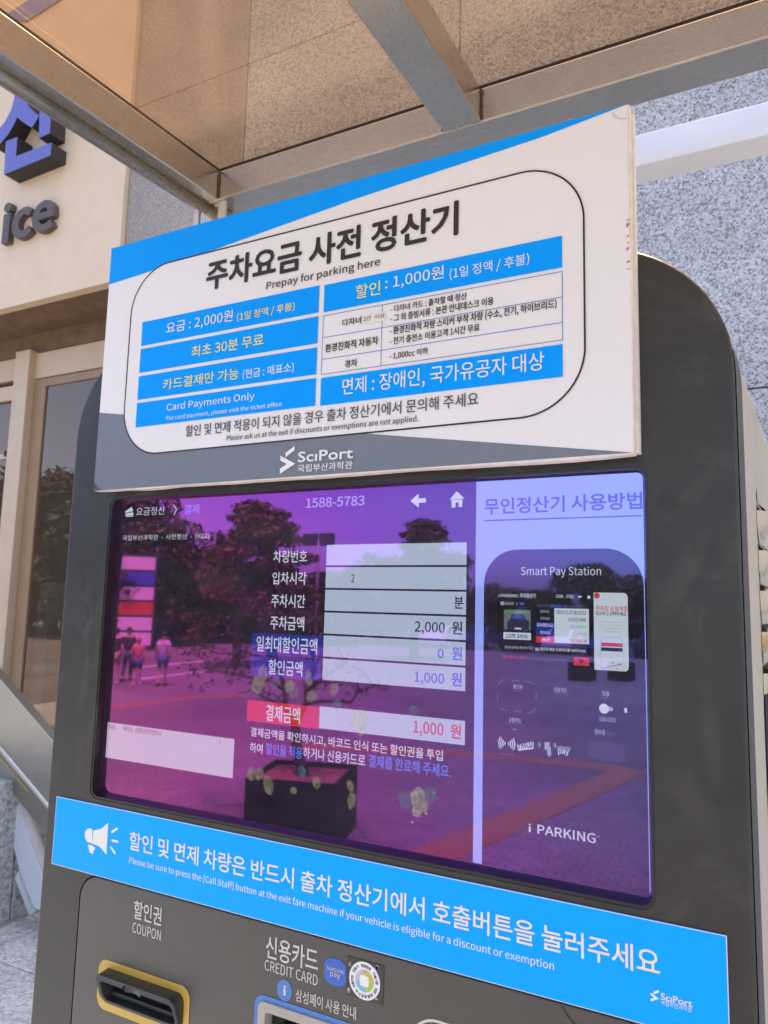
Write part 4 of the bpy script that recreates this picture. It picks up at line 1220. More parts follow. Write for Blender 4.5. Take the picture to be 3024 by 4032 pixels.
# card reader
ring('reader_rim', rr(rx0, rx1, rz0, rz1, 0.013, 10), rr(rx0 + 0.006, rx1 - 0.006, rz0 + 0.006, rz1 - 0.006, 0.008, 8), -0.0006, 'rim_blue', kiosk)
rd = plate('card_reader', rr(rx0 + 0.006, rx1 - 0.006, rz0 + 0.006, rz1 - 0.006, 0.008, 8), [rr(rx0 + 0.0155, rx1 - 0.0155, rz0 + 0.0155, rz1 - 0.0155, 0.004, 6)], -0.0025, 0.016, 'beige_frame', kiosk)
plate('reader_back', rect(rx0 + 0.014, rx1 - 0.014, rz0 + 0.014, rz1 - 0.014), [], 0.020, 0.022, 'slot_inner', rd)
plate('reader_throat', rr(rx0 + 0.03, rx1 - 0.03, rz0 + 0.03, rz1 - 0.025, 0.008, 6), [rr(rx0 + 0.045, rx1 - 0.045, rz0 + 0.05, rz1 - 0.040, 0.006, 6)], 0.004, 0.0195, 'black_plastic', rd)
# white ring of the call button unit
wr = P(1723, 4016, 0); wl = P(1640, 4032, 0)
bx_ = rr(wr[0] - 0.030, wr[0] + 0.13, wr[1] - 0.11, wr[1], 0.030, 10)
ring('call_unit_outline', bx_, rr(wr[0] - 0.0275, wr[0] + 0.1275, wr[1] - 0.1075, wr[1] - 0.0025, 0.0275, 10), -0.0005, 'silk_white', kiosk)
flat('scratch', band(pxpoly([(2215, 3962), (2228, 3990), (2245, 4015), (2268, 4040)], -0.0005), 0.0012), -0.0005, 'rubber', kiosk)

# ================================================================== blue notice strip
sx0, sx1 = -1.2015 * D, -0.0572 * D
sz1, sz0 = H - 0.3735 * D, H - 0.4940 * D
strip = thing('notice_strip', 'bright blue notice strip with white megaphone stuck below the machine screen', 'notice', (-0.45, 0, sz0))
plate('strip_sheet', rect(sx0, sx1, sz0, sz1), [], -0.0016, 0.0, 'strip_blue', strip)
ws = -0.0020
rimw = 0.0006
flats('strip_border', [rect(sx0, sx1, sz1 - rimw, sz1), rect(sx0, sx1, sz0, sz0 + rimw), rect(sx0, sx0 + rimw, sz0 + rimw, sz1 - rimw), rect(sx1 - rimw, sx1, sz0 + rimw, sz1 - rimw)], ws + 0.0002, 'print_white', strip)
flats('megaphone_icon', [pxpoly([c7(403, 242), c7(440, 232), c7(468, 208), c7(460, 346), c7(432, 312), c7(400, 298)], ws),
                         pxpoly([c7(399, 232), c7(400, 298), c7(376, 290), c7(366, 268), c7(368, 246), c7(380, 233)], ws),
                         pxpoly([c7(380, 302), c7(400, 305), c7(402, 312), c7(411, 314), c7(410, 326), c7(404, 328), c7(404, 343), c7(388, 337)], ws),
                         band(pxpoly([c7(481, 250), c7(508, 232)], ws), .0028), band(pxpoly([c7(482, 284), c7(512, 290)], ws), .0028), band(pxpoly([c7(478, 312), c7(498, 342)], ws), .0028)], ws, 'print_cream', strip)
text(strip, '할인 및 면제 차량은 반드시 출차 정산기에서 호출버튼을 눌러주세요', c7(558, 322), c8(1248, 545), ws, 'print_cream', 0.014, tl=c7(558, 243))
text(strip, 'Please be sure to press the [Call Staff] button at the exit fare machine if your vehicle is eligible for a discount or exemption', c7(558, 390), c8(848, 560), ws, 'print_white', 0.0, tl=c7(558, 353))
cL1 = crop(1080, 1730, 2.8); cL2 = crop(2500, 3850, 3.173)
for c_, poly, par, y_ in ((cL2, [(232, 172), (300, 152), (299, 185), (234, 203)], strip, ws), (cL2, [(195, 183), (303, 262), (197, 294), (198, 258), (242, 247), (195, 213)], strip, ws)):
    flat('logo_mark', pxpoly([c_(*q) for q in poly], y_), y_, 'print_white', par)
text(strip, 'Sc\u0131Port', cL2(325, 268), cL2(712, 283), ws, 'print_white', 0.03, font=False); text(strip, '국립부산과학관', cL2(328, 336), cL2(710, 358), ws, 'print_white', 0.0)

# ================================================================== notice board on top
YB = -0.022
btl, btr, bbl, bbr = P(437, 976, YB), P(2474, 416, YB), P(373, 1929, YB), P(2498, 1792, YB)
bX0, bX1 = (btl[0] + bbl[0]) / 2, (btr[0] + bbr[0]) / 2
bZ1, bZ0 = (btl[1] + btr[1]) / 2, (bbl[1] + bbr[1]) / 2
board = thing('notice_board', 'white and blue parking fee board mounted above the payment screen', 'notice board', ((bX0 + bX1) / 2, -0.01, bZ0))
rnd = random.Random(2)
edge = [(bX0, bZ0), *[(bX0 + (bX1 - bX0) * t / 24, bZ0 - 0.0012 + rnd.uniform(-.0009, .0007)) for t in range(1, 24)], (bX1, bZ0), (bX1 + 0.001, bZ1), (bX0, bZ1)]
plate('foam_core', edge, [], YB + 0.0008, -0.0095, 'board_core', board)
plate('back_panel', rect(bX0 + 0.004, bX1 + 0.003, bZ0 + 0.003, bZ1 - 0.002), [], -0.0094, 0.0, 'board_core', board)
face = plate('printed_face', rect(bX0, bX1 - 0.001, bZ0, bZ1), [], YB, YB + 0.0007, 'board_white', board)
y1_, y2_, y3_, y4_, y5_ = YB - 0.0003, YB - 0.0006, YB - 0.0009, YB - 0.0012, YB - 0.0015
sw = [P(434, 1119, y1_), P(*c3(250, 448), y1_), P(*c3(640, 318), y1_), P(1400, 783, y1_), P(2124, 543, y1_), (bX1 - 0.001, bZ1)]
sw[0] = (bX0, sw[0][1])
flat('blue_band', [(bX0, bZ1)] + sw, y1_, 'print_blue', board)
gl_ = P(400, 1624, y1_)[1]; gm = P(*c4(330, 1305), y1_)
flat('grey_band', [(bX0, bZ0), (bX1 - 0.001, bZ0 + 0.001), gm, (bX0, gl_)], y1_, 'print_grey', board)
fx0 = P(*c3(180, 950), y2_)[0]; fx1 = P(*c4(1348, 600), y2_)[0]; fz1 = P(*c2(790, 660), y2_)[1]; fz0 = P(*c3(270, 1500), y2_)[1]
FR = 0.066
flat('frame_fill', rr(fx0, fx1, fz0, fz1, FR, 16), y2_, 'board_white', board)
ring('frame_line', rr(fx0, fx1, fz0, fz1, FR, 20), rr(fx0 + 0.0019, fx1 - 0.0019, fz0 + 0.0019, fz1 - 0.0019, FR - 0.0019, 20), y3_, 'print_black', board)
def bt(s, bl, tr, mat, bold=0.0, parent=None):
    text(parent or board, s, bl, tr, y5_, mat, bold)
bt('주차요금 사전 정산기', c3(640, 538), c4(735, 185), 'print_black', 0.034)
bt('Prepay for parking here', c3(990, 546), c4(362, 452), 'print_black', 0.006)
lx0 = P(*c3(250, 1000), y4_)[0]; lx1 = P(*c3(1288, 860), y4_)[0]
bars = []
for tl, bl in (((268, 725), (260, 863)), ((258, 882), (251, 1020)), ((249, 1040), (242, 1177)), ((241, 1196), (233, 1337))):
    z1 = P(*c3(*tl), y4_)[1]; z0 = P(*c3(*bl), y4_)[1]
    bars.append(flat('price_bar', rect(lx0, lx1, z0, z1), y4_, 'print_blue', board))
ax0 = P(*c4(84, 880), y4_)[0]; ax1 = P(*c4(1237, 600), y4_)[0]
barA = flat('price_bar', rect(ax0, ax1, P(*c4(87, 720), y4_)[1], P(*c4(90, 590), y4_)[1]), y4_, 'print_blue', board)
barB = flat('price_bar', rect(ax0, ax1, P(*c4(77, 1168), y4_)[1], P(*c4(79, 1035), y4_)[1]), y4_, 'print_blue', board)
bt('요금 : 2,000원', c3(405, 800), c3(797, 648), 'print_white', 0.006, bars[0]); bt('(1일 정액 / 후불)', c3(820, 724), c3(1157, 603), 'print_yellow', 0.004, bars[0])
bt('최초 30분 무료', c3(553, 930), c3(976, 788), 'print_yellow', 0.01, bars[1])
bt('카드결제만 가능', c3(387, 1120), c3(832, 988), 'print_yellow', 0.01, bars[2]); bt('(현금 : 매표소)', c3(852, 1062), c3(1152, 955), 'print_white', 0, bars[2])
bt('Card Payments Only', c3(408, 1252), c3(922, 1128), 'print_white', 0, bars[3]); bt('For card payment, please visit the ticket office', c3(408, 1302), c3(1081, 1185), 'print_white', 0, bars[3])
bt('할인', c4(245, 655), c4(364, 566), 'print_yellow', 0.006, barA); bt(': 1,000원', c4(387, 618), c4(668, 492), 'print_white', 0.006, barA); bt('(1일 정액 / 후불)', c4(696, 567), c4(1078, 432), 'print_white', 0, barA)
bt('면제 : 장애인, 국가유공자 대상', c4(180, 1127), c4(1150, 905), 'print_white', 0.004, barB)
# table
tz = [P(*c4(87, 737), y4_)[1], P(*c4(84, 842), y4_)[1], P(*c4(82, 946), y4_)[1], P(*c4(80, 1018), y4_)[1]]
lw = 0.0007
tx = P(*c4(369, 830), y4_)[0]
for z in tz:
    flat('table_line', rect(ax0, ax1, z - lw / 2, z + lw / 2), y4_, 'line_blue', board)
for x in (ax0, tx, ax1):
    flat('table_line', rect(x - lw / 2, x + lw / 2, tz[3], tz[0]), y4_ - 0.0001, 'line_blue', board)
bt('다자녀', c4(180, 787), c4(271, 738), 'print_black', 0.022)
lab = pxrect(c4(275, 737), c4(387, 755), y5_)
lq = P(*c4(275, 735), y5_); lr = P(*c4(387, 720), y5_)
lbl = flat('paper_label', rect(lq[0], lr[0], P(*c4(275, 777), y5_)[1], lq[1]), y5_ + 0.0001, 'label_paper', board)
text(lbl, '2인  이상', c4(281, 763), c4(383, 722), y5_ - 0.0003, 'print_black', 0.0)
bt('환경친화적 자동차', c4(98, 913), c4(353, 832), 'print_black', 0.022); bt('경차', c4(192, 986), c4(252, 942), 'print_black', 0.022)
bt('- 다자녀 카드 : 출차할 때 정산', c4(411, 722), c4(778, 622), 'print_black', 0.018); bt('- 그 외 증빙서류 : 본관 안내데스크 이용', c4(411, 768), c4(906, 644), 'print_black', 0.018)
bt('- 환경친화적 차량 스티커 부착 차량 (수소, 전기, 하이브리드)', c4(408, 833), c4(1209, 655), 'print_black', 0.018); bt('- 전기 충전소 이용고객 1시간 무료', c4(408, 877), c4(839, 772), 'print_black', 0.018)
bt('- 1,000cc 이하', c4(406, 951), c4(592, 887), 'print_black', 0.018)
bt('할인 및 면제 적용이 되지 않을 경우 출차 정산기에서 문의해 주세요', c3(518, 1393), c4(834, 1100), 'print_darkgrey', 0.008)
bt('Please ask us at the exit if discounts or exemptions are not applied.', c3(758, 1424), c4(546, 1213), 'print_darkgrey', 0.006)
for poly in ([(125, 148), (225, 72), (225, 120), (123, 197)], [(66, 180), (232, 267), (62, 380), (62, 322), (138, 272), (66, 232)]):
    flat('logo_mark', pxpoly([cL1(*q) for q in poly], y5_), y5_, 'print_white', board)
text(board, 'Sc\u0131Port', cL1(262, 252), cL1(868, 88), y5_, 'print_white', 0.035, font=False)
bt('국립부산과학관', cL1(258, 364), cL1(863, 236), 'print_white', 0.012)
flat('stuck_hair', band(pxpoly([c2(1033, 452), c2(1045, 468), c2(1065, 479), c2(1092, 476)], y3_), 0.0004), y3_, 'print_darkgrey', board)
flat('peeled_corner', [(bX0, bZ0 + 0.0005), (bX0 + 0.016, bZ0 + 0.0005), (bX0 + 0.007, bZ0 + 0.005), (bX0, bZ0 + 0.012)], y3_, 'print_darkgrey', board)
for pq in (c2(892, 643), c2(1022, 612), c2(840, 520)):
    flat('dirt_speck', circ(*P(*pq, y3_), 0.0011, 0.0009, 8), y3_, 'board_core', board)
rnd = random.Random(8)
zr0, zr1 = P(*c4(1548, 520), y3_)[1], P(*c4(1548, 262), y3_)[1]
xr = P(*c4(1548, 400), y3_)[0]
for z_, h_ in ((0.02, .018), (0.14, .05), (0.36, .09), (0.5, .03), (0.62, .04), (0.80, .10), (0.93, .03)):
    z = zr0 + (zr1 - zr0) * z_
    hh = (zr1 - zr0) * h_
    flat('scuff_mark', [(xr + rnd.uniform(-.001, .001), z), (xr + .0015 + rnd.uniform(0, .002), z + hh * .5), (xr + .0012, z + hh), (xr - .0004, z + hh * .6)], y3_, 'red_mark', board)
flush_text()
# ================================================================== things on the plaza in front (mirrored in the screen and the door glass)
def local(name, bm, mat, parent, smooth=False):
    bmesh.ops.recalc_face_normals(bm, faces=bm.faces)
    me = bpy.data.meshes.new(name)
    bm.to_mesh(me); bm.free()
    o = bpy.data.objects.new(name, me); C.objects.link(o)
    me.materials.append(MATS[mat])
    if smooth:
        for p in me.polygons: p.use_smooth = True
    o.parent = parent
    return o
def copy_tree(o, parent=None):
    c = o.copy(); C.objects.link(c)
    c.parent = parent
    for ch in list(o.children):
        copy_tree(ch, c)
    return c
def leaves(bm, centre, rad, n, size, rnd):
    for _ in range(n):
        while True:
            d = Vector((rnd.uniform(-1, 1), rnd.uniform(-1, 1), rnd.uniform(-1, 1)))
            if 0.15 < d.length < 1: break
        p = Vector(centre) + Vector((d.x * rad[0], d.y * rad[1], d.z * rad[2]))
        q = Quaternion((rnd.gauss(0, 1), rnd.gauss(0, 1), rnd.gauss(0, 1), rnd.gauss(0, 1))).normalized()
        s = size * rnd.uniform(0.6, 1.3)
        vs = [bm.verts.new(p + q @ Vector(v)) for v in ((-s, 0, 0), (0, -s * .45, 0), (s, 0, 0), (0, s * .45, 0))]
        bm.faces.new(vs)
def make_tree(name, label, kind, seed, group):
    """unit tree about 8 m tall in local space"""
    rnd = random.Random(seed)
    t = thing(name, label, 'tree', group=group)
    bt_, bl_ = bmesh.new(), bmesh.new()
    if kind == 'pine':
        bm_tube(bt_, [(0, 0, 0), (.15, .05, 2), (-.1, .1, 4.2), (.1, 0, 6), (.15, .1, 7.4)], [.24, .2, .16, .11, .05], 8)
        for k in range(15):
            z = 3.0 + 4.6 * k / 14
            a = rnd.uniform(0, 6.28); r = (2.3 - 1.4 * (z - 3) / 4.6) * rnd.uniform(.5, 1)
            e = (r * math.cos(a), r * math.sin(a), z + .3)
            bm_tube(bt_, [(0, .05, z - .3), (e[0] * .5, e[1] * .5, z), e], [.07, .05, .02], 5)
            leaves(bl_, e, (1.15, 1.15, .36), 190, .22, rnd)
        leaf_m = 'leaf_pine'
    else:
        bm_tube(bt_, [(0, 0, 0), (.1, 0, 1.5), (0, .1, 3.2), (.1, .1, 5)], [.3, .24, .18, .07], 8)
        for k in range(38):
            a = rnd.uniform(0, 6.28); z = rnd.uniform(0.7, 7.2)
            r = 2.5 * math.sqrt(max(0.05, 1 - ((z - 3.8) / 4.0) ** 2)) * rnd.uniform(.35, 1)
            e = (r * math.cos(a), r * math.sin(a), z)
            bm_tube(bt_, [(0, 0, max(1, z - 1.2)), (e[0] * .5, e[1] * .5, z - .4), e], [.08, .05, .02], 5)
            s = rnd.uniform(.75, 1.25)
            leaves(bl_, e, (s, s, s * .8), 170, .23, rnd)
        leaf_m = 'leaf_dark'
    local('trunk', bt_, 'bark', t, True)
    local('crown', bl_, leaf_m, t)
    return t
GT = 'trees along the far side of the plaza'
protoP = make_tree('pine_tree', 'layered pine with tufted open crown mirrored in the machine screen', 'pine', 4, GT)
protoD = make_tree('broad_tree', 'dense dark green tree mirrored at the far side of the plaza', 'dense', 9, GT)
protoD2 = make_tree('broad_tree', 'dense dark green tree mirrored at the far side of the plaza', 'dense', 15, GT)
used = set()
def put_tree(kind, px, top, L, wide=1.0):
    a, b = ray(px, top)
    h = H + b * L - PZ
    pr = {'p': protoP, 'd': protoD, 'e': protoD2}[kind]
    t = pr if kind not in used else copy_tree(pr)
    used.add(kind)
    t.location = (a * L, -(L - D) + 2 * YS, PZ)
    s = h / 7.9
    t.scale = (s * wide, s * wide, s)
    t.rotation_euler = (0, 0, (px * 0.37) % 6.28)
    if kind == 'p':
        t['label'] = {960: 'layered pine rising behind the planter tree', 1090: 'layered pine next to the floodlight mast', 1640: 'tall layered pine standing clear of the dense trees', 330: 'layered pine behind the direction totem'}[px]
    elif px < 700:
        t['label'] = 'dense dark tree right beside the direction totem'
    elif px < 1500:
        t['label'] = 'dense dark tree behind the floodlight mast and pines'
    else:
        t['label'] = 'dense dark tree behind the row of parked cars'
    return t
for k in (('d', 640, 2010, 33, 1.1), ('e', 470, 2020, 30, 1.1), ('p', 960, 2000, 25, 1.0), ('p', 1090, 2025, 27, .9), ('e', 800, 2090, 38, 1.3), ('d', 1010, 2180, 40, 1.4), ('e', 1180, 2200, 40, 1.4),
          ('d', 1340, 2230, 44, 1.3), ('p', 1640, 2070, 34, 1.1), ('e', 1500, 2180, 46, 1.2), ('d', 1760, 2150, 50, 1.0), ('e', 1900, 2290, 60, 1.4), ('d', 2020, 2300, 62, 1.6), ('e', 2160, 2290, 62, 1.4),
          ('d', 2300, 2195, 60, 1.2), ('e', 2420, 2215, 62, 1.3), ('d', 2540, 2270, 62, 1.5), ('p', 330, 2020, 34, 1.1), ('e', 2680, 2250, 64, 1.5), ('d', 1640, 2290, 58, 1.6), ('e', 1250, 2290, 54, 1.8), ('d', 880, 2230, 46, 1.8)):
    put_tree(*k)
for i in range(11):
    put_tree('de'[i % 2], 400 + 88 * i, 2130 + 14 * i + (i * 37) % 60, 40 + (i * 5) % 11, 1.5)
for x, y, s, kd in ((-46, -31, 1.6, 'd'), (-40, -30, 1.5, 'e'), (-53, -33, 1.7, 'e'), (-60, -36, 1.6, 'd'), (-36, -33, 1.3, 'd')):
    t = copy_tree({'d': protoD, 'e': protoD2}[kd]); t.location = (x, y, PZ); t.scale = (s * 1.1, s * 1.1, s); t['label'] = 'dense dark tree mirrored in the glazed door'
for t, lab in ((protoP, None),):
    pass

# ---- planter with a small bare-limbed tree
RZ = -0.55
cs = [Vector(M(x, y, RZ)) for x, y in ((966, 3064), (1231, 3075), (1418, 3016), (1160, 2992))]
pc = sum(cs, Vector((0, 0))) / 4
ax_ = ((cs[1] - cs[0]) + (cs[2] - cs[3])).normalized()
pw = ((cs[1] - cs[0]).length + (cs[2] - cs[3]).length + (cs[2] - cs[1]).length + (cs[3] - cs[0]).length) / 8
ang = math.atan2(ax_.y, ax_.x)
def planter(name, label, loc, rz, wd, ht, group=None):
    t = thing(name, label, 'planter', loc, group)
    t.rotation_euler = (0, 0, rz)
    for k in range(4):
        bm = bmesh.new()
        bm_box(bm, -wd, wd - 0.04, -wd, -wd + 0.04, 0.03, ht, 0.006)
        o = local('side_panel', bm, 'planter_metal', t)
        o.rotation_euler = (0, 0, k * math.pi / 2)
    for k in range(4):
        bm = bmesh.new(); bm_box(bm, wd - 0.10, wd - 0.03, wd - 0.10, wd - 0.03, 0, 0.05)
        o = local('foot', bm, 'planter_metal', t); o.rotation_euler = (0, 0, k * math.pi / 2)
    bm = bmesh.new(); bm_box(bm, -wd + 0.04, wd - 0.04, -wd + 0.04, wd - 0.04, 0.05, ht - 0.06)
    local('soil', bm, 'soil', t)
    return t
planter('planter_box', 'dark square planter holding a bare limbed tree mirrored in the screen', (pc.x, pc.y, PZ), ang, pw * 1.14, RZ - PZ)
LT = -(pc.y - 2 * YS) + D
def tp(px, py, dl=0.0):
    return ML(px, py, LT + dl)
base = Vector((pc.x, pc.y, RZ - 0.07))
bs = thing('planter_tree', 'small tree with bare curving limbs growing from the dark square planter', 'tree', tuple(base))
bm = bmesh.new()
p12 = lambda x, y, dl=0.0: tp(*c12(x, y), dl)
fork = p12(435, 420)
bm_tube(bm, [base, p12(450, 600), fork], [.075, .065, .06], 8)
limbs = [[(435, 420), (375, 300), (365, 180), (330, 60), (300, -80), (330, -260)], [(435, 420), (510, 270), (520, 170), (560, 60), (540, -90), (600, -240)],
         [(400, 320), (300, 270), (220, 235), (170, 170), (150, 60)], [(510, 280), (640, 265), (800, 272), (850, 205), (950, 170), (1040, 160)],
         [(370, 200), (270, 130), (140, 110), (20, 90), (-120, 60)], [(540, 170), (650, 90), (760, 20), (800, -90)], [(330, 60), (220, -20), (80, -60), (-60, -40)], [(520, 200), (600, 140), (680, 150), (760, 120)]]
tips = []
rnd = random.Random(6)
for k, lm in enumerate(limbs):
    dl = [0] + [rnd.uniform(-.35, .35) * i / 3 for i in range(1, len(lm))]
    pts = [p12(x, y, d) for (x, y), d in zip(lm, dl)]
    r0 = .048 if k < 2 else .022
    bm_tube(bm, pts, [r0 * (1 - .75 * i / (len(pts) - 1)) for i in range(len(pts))], 6)
    tips += pts[2:]
    for q in range(4):
        i = rnd.randrange(1, len(pts)); p = pts[i]
        e = p + Vector((rnd.uniform(-.4, .4), rnd.uniform(-.4, .4), rnd.uniform(-.1, .3)))
        bm_tube(bm, [p, (p + e) / 2 + Vector((0, 0, .05)), e], [.010, .008, .004], 5)
        tips.append(e)
o = from_bm('trunk', bm, 'bark', bs, True)
bm = bmesh.new()
for k in range(46):
    x, y = rnd.uniform(400, 960), rnd.uniform(330, 900)
    p = tp(*c5(x, y - 60 * (x > 820)), rnd.uniform(-.7, .7))
    leaves(bm, p, (.20, .20, .13), 26, .035, rnd)
for p in tips:
    leaves(bm, p, (.14, .14, .10), 10, .03, rnd)
from_bm('foliage', bm, 'leaf_small', bs)
for px in (2292, 2448):
    x, y = M(px, 2680, PZ)
    t = planter('planter_box', 'plain dark cube planter standing before the parked cars', (x, y, PZ), 0.12, 0.42, 0.70, 'cube planters by the car park')
    bm = bmesh.new(); leaves(bm, (0, 0, .66), (.34, .34, .10), 160, .06, random.Random(px)); local('ground_cover', bm, 'leaf_dark', t)

# ---- direction totem
x, y = ML(535, 2400, 29).x, ML(535, 2400, 29).y
tt = thing('direction_totem', 'tall direction totem with stacked white blue and red panels mirrored at the screen edge', 'sign', (x, y, PZ))
tt.rotation_euler = (0, 0, -0.72)
hT = ML(535, 2185, 29).z - PZ
bm = bmesh.new(); bm_box(bm, -.95, .95, -.12, .12, 0, hT, .02); local('pylon', bm, 'totem_dark', tt)
for k, mt in enumerate(('totem_white', 'totem_blue', 'totem_white', 'totem_red', 'totem_white', 'totem_white')):
    for s in (1,):
        z1 = hT - .12 - k * .80
        bm = bmesh.new(); bm_box(bm, -.86, .86, .121, .15, z1 - .68, z1); o = local('direction_panel', bm, mt, tt)

# ---- floodlight mast
q = ML(1255, 2125, 32)
fl = thing('floodlight_mast', 'floodlight mast with two wide lamp heads above the trees in the screen reflection', 'lamp', (q.x, q.y, PZ))
bm = bmesh.new(); bm_tube(bm, [(0, 0, 0), (0, 0, q.z - PZ)], [.10, .06], 8); local('mast', bm, 'pole_grey', fl, True)
for s in (-1, 1):
    bm = bmesh.new(); bm_box(bm, s * .5 - .42, s * .5 + .42, -.12, .12, q.z - PZ - .32, q.z - PZ + .32, .03); local('lamp_head', bm, 'totem_dark', fl)

# ---- parked cars
def make_car():
    t = thing('parked_car', '', 'car', group='cars parked beyond the plaza')
    prof = [(-2.2, .32), (-2.28, .62), (-2.15, .86), (-1.1, .98), (-.45, 1.42), (.95, 1.45), (1.75, 1.02), (2.2, .95), (2.28, .55), (2.2, .30)]
    bm = bmesh.new()
    rows = []
    for yy, sc in ((-.88, .93), (-.80, 1), (.80, 1), (.88, .93)):
        rows.append([bm.verts.new((x_ * (.985 if abs(yy) > .85 else 1), yy * (1 if z_ < 1.0 else .80), z_ * sc if z_ > .5 else z_)) for x_, z_ in prof])
    n = len(prof)
    for a, b in zip(rows, rows[1:]):
        for i in range(n):
            bm.faces.new((a[i], a[(i + 1) % n], b[(i + 1) % n], b[i]))
    bm.faces.new(rows[0]); bm.faces.new(rows[-1][::-1])
    local('body', bm, 'car_white', t)
    def quad(nm, vs, m):
        bm = bmesh.new(); bm.faces.new([bm.verts.new(v) for v in vs]); ex = bmesh.ops.extrude_face_region(bm, geom=list(bm.faces))
        bmesh.ops.translate(bm, verts=[g for g in ex['geom'] if isinstance(g, bmesh.types.BMVert)], vec=(0, 0, -.015))
        local(nm, bm, m, t)
    quad('windscreen', [(-1.06, -.62, 1.02), (-1.06, .62, 1.02), (-.48, .56, 1.42), (-.48, -.56, 1.42)], 'car_glass')
    quad('rear_window', [(1.70, -.60, 1.07), (1.70, .60, 1.07), (.99, .55, 1.46), (.99, -.55, 1.46)], 'car_glass')
    for s in (-1, 1):
        quad('side_window', [(-.85, s * .80, 1.03), (1.45, s * .80, 1.03), (.85, s * .72, 1.38), (-.42, s * .72, 1.38)], 'car_glass')
        for xx in (-1.4, 1.4):
            bm = bmesh.new(); bm_tube(bm, [(xx, s * .68, .32), (xx, s * .90, .32)], .32, 16); w_ = local('wheel', bm, 'tyre', t)
            bm = bmesh.new(); bm_tube(bm, [(xx, s * .895, .32), (xx, s * .915, .32)], .20, 12); local('rim', bm, 'car_silver', w_)
        bm = bmesh.new(); bm_box(bm, -2.29, -2.18, s * .62 - .2, s * .62 + .2, .62, .78, .02); local('headlight', bm, 'totem_white', t)
    return t
car0 = make_car()
cols = [('white', 'car_white'), ('silver', 'car_silver'), ('black', 'car_black'), ('dark grey', 'car_grey'), ('navy blue', 'car_navy')]
mates = {}
rnd = random.Random(12)
for i in range(12):
    c = car0 if i == 0 else copy_tree(car0)
    nm, mt = cols[(i * 3 + i // 5) % 5]
    for ch in c.children:
        if ch.name.startswith('body'):
            if i:
                if mt not in mates:
                    me = ch.data.copy(); me.materials.clear(); me.materials.append(MATS[mt]); mates[mt] = me
                ch.data = mates[mt]
    c['label'] = '%s car parked in the row beyond the plaza' % (nm if i else 'white')
    c.location = (-25 + i * 2.7, -46 - (i % 2) * .3, PZ + .004)
    c.rotation_euler = (0, 0, math.pi / 2 + rnd.uniform(-.03, .03))

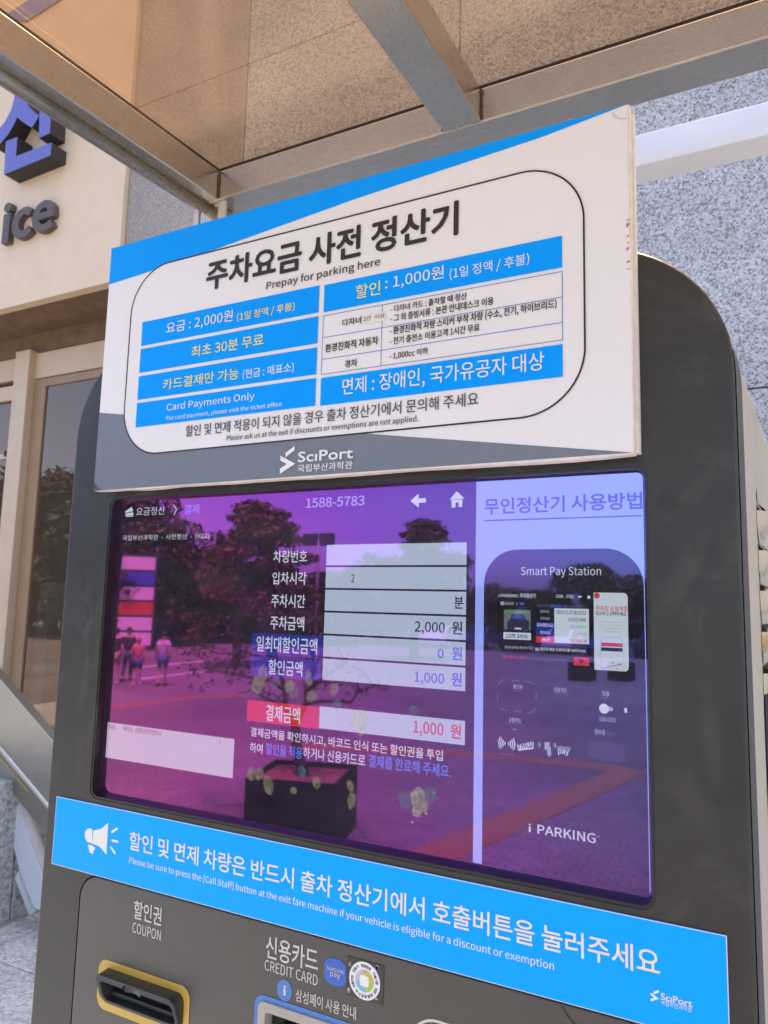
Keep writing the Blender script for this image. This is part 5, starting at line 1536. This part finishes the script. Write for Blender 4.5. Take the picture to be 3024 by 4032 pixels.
# ---- people walking away across the plaza
def skin_mesh(name, pts, edges, radii, mat, parent, root=0, sub=2):
    me = bpy.data.meshes.new(name)
    me.from_pydata(pts, edges, [])
    o = bpy.data.objects.new(name, me); C.objects.link(o)
    mo = o.modifiers.new('skin', 'SKIN')
    mo.use_smooth_shade = True
    for v, r in zip(me.skin_vertices[0].data, radii):
        v.radius = r if isinstance(r, tuple) else (r, r)
    me.skin_vertices[0].data[root].use_root = True
    ss = o.modifiers.new('sub', 'SUBSURF'); ss.levels = sub; ss.render_levels = sub
    me.materials.append(MATS[mat])
    o.parent = parent
    return o
def person(label, px, feet, L, h, top, bottom, shoe, rz, stride, bare_leg=True, hat=None):
    a, b = ray(px, feet)
    L = (PZ - H) / b
    t = thing('person', label, 'person', (a * L, -(L - D) + 2 * YS, PZ), 'people walking on the plaza')
    t.rotation_euler = (0, 0, rz)
    s = h / 1.72
    t.scale = (s, s, s)
    st = stride
    J = {'pel': (0, 0, .92), 'wai': (0, .01, 1.08), 'che': (0, .0, 1.30), 'neck': (0, -.01, 1.46), 'hd0': (0, .01, 1.54), 'hd1': (0, .02, 1.64),
         'shL': (-.17, 0, 1.40), 'elL': (-.23, -.03 - st * .3, 1.13), 'wrL': (-.24, .07 - st * .5, .90), 'haL': (-.24, .09 - st * .5, .80), 'shR': (.17, 0, 1.40), 'elR': (.23, -.03 + st * .3, 1.13), 'wrR': (.24, .07 + st * .5, .90), 'haR': (.24, .09 + st * .5, .80),
         'hiL': (-.09, 0, .87), 'knL': (-.095, .03 + st * .5, .49), 'anL': (-.10, -.04 + st, .09), 'toL': (-.11, .10 + st, .04), 'hiR': (.09, 0, .87), 'knR': (.095, .05 - st * .3, .49), 'anR': (.10, -.06 - st, .09), 'toR': (.11, .08 - st, .04)}
    Rr = {'pel': .14, 'wai': (.135, .105), 'che': (.155, .11), 'neck': .055, 'hd0': (.075, .085), 'hd1': (.08, .09), 'shL': .065, 'elL': .043, 'wrL': .030, 'haL': .036, 'shR': .065, 'elR': .043, 'wrR': .030, 'haR': .036,
          'hiL': .088, 'knL': .056, 'anL': .038, 'toL': .036, 'hiR': .088, 'knR': .056, 'anR': .038, 'toR': .036}
    E_ = [('pel', 'wai'), ('wai', 'che'), ('che', 'neck'), ('neck', 'hd0'), ('hd0', 'hd1')]
    for q in 'LR':
        E_ += [('che', 'sh' + q), ('sh' + q, 'el' + q), ('el' + q, 'wr' + q), ('wr' + q, 'ha' + q), ('pel', 'hi' + q), ('hi' + q, 'kn' + q), ('kn' + q, 'an' + q), ('an' + q, 'to' + q)]
    def sub(nm, keys, grow, mat, root):
        ks = list(keys)
        return skin_mesh(nm, [J[k] for k in ks], [(ks.index(x_), ks.index(y_)) for x_, y_ in E_ if x_ in ks and y_ in ks],
                         [tuple(v + grow for v in (Rr[k] if isinstance(Rr[k], tuple) else (Rr[k], Rr[k]))) for k in ks], mat, t, ks.index(root), 1)
    sub('body', J.keys(), 0, 'skin', 'pel')
    mid = lambda p, q, f: tuple(Vector(J[p]).lerp(Vector(J[q]), f))
    for q in 'LR':
        J['mu' + q] = mid('sh' + q, 'el' + q, .75); Rr['mu' + q] = .052
        J['mk' + q] = mid('kn' + q, 'hi' + q, .15) if bare_leg else mid('kn' + q, 'an' + q, .85); Rr['mk' + q] = .066 if bare_leg else .05
    E_ += [('shL', 'muL'), ('shR', 'muR')]
    E_ += [('hiL', 'mkL'), ('hiR', 'mkR')] if bare_leg else [('knL', 'mkL'), ('knR', 'mkR')]
    sub('shirt', ['pel', 'wai', 'che', 'shL', 'muL', 'shR', 'muR'], .016, top, 'che')
    sub('trousers', ['pel', 'hiL', 'hiR', 'mkL', 'mkR'] + ([] if bare_leg else ['knL', 'knR']), .020, bottom, 'pel')
    for q in 'LR':
        bm = bmesh.new()
        x0, y0, _ = J['an' + q]
        bm_box(bm, x0 - .045, x0 + .045, y0 - .07, y0 + .19, 0, .075, .025); local('shoe', bm, shoe, t, True)
    bm = bmesh.new()
    bmesh.ops.create_uvsphere(bm, u_segments=14, v_segments=9, radius=.108, matrix=Matrix.Translation((0, -.005, 1.655)) @ Matrix.Diagonal((.92, 1.05, 1, 1)))
    bmesh.ops.delete(bm, geom=[v for v in bm.verts if v.co.z < 1.58 or (v.co.z < 1.65 and v.co.y > .02)], context='VERTS')
    local('hair' if not hat else 'cap', bm, hat or 'hair_black', t, True)
    bm = bmesh.new()
    for sx in (-1, 1):
        bmesh.ops.create_uvsphere(bm, u_segments=8, v_segments=6, radius=.012, matrix=Matrix.Translation((sx * .034, .112, 1.63)))
    local('eyes', bm, 'hair_black', t)
    bm = bmesh.new(); bmesh.ops.create_cone(bm, cap_ends=True, segments=6, radius1=.02, radius2=.006, depth=.05, matrix=Matrix.Translation((0, .118, 1.605))); local('nose', bm, 'skin', t)
    return t
person('person in striped shirt and denim shorts walking on the plaza', 635, 2700, 18, 1.68, 'cloth_striped', 'cloth_denim', 'shoe_dark', 2.6, .10)
person('person in pink top and denim shorts wearing a pink cap', 537, 2694, 18, 1.46, 'cloth_pink', 'cloth_denim', 'shoe_white', 2.5, .08, True, 'cloth_pink')
person('person in black top and dark trousers walking behind the pink top', 497, 2680, 18, 1.74, 'cloth_black', 'cloth_navy', 'shoe_dark', 2.6, .14, False)
person('person in black shirt and khaki shorts at the edge of the screen reflection', 446, 2692, 18, 1.76, 'cloth_black', 'cloth_khaki', 'shoe_white', 2.7, .06)
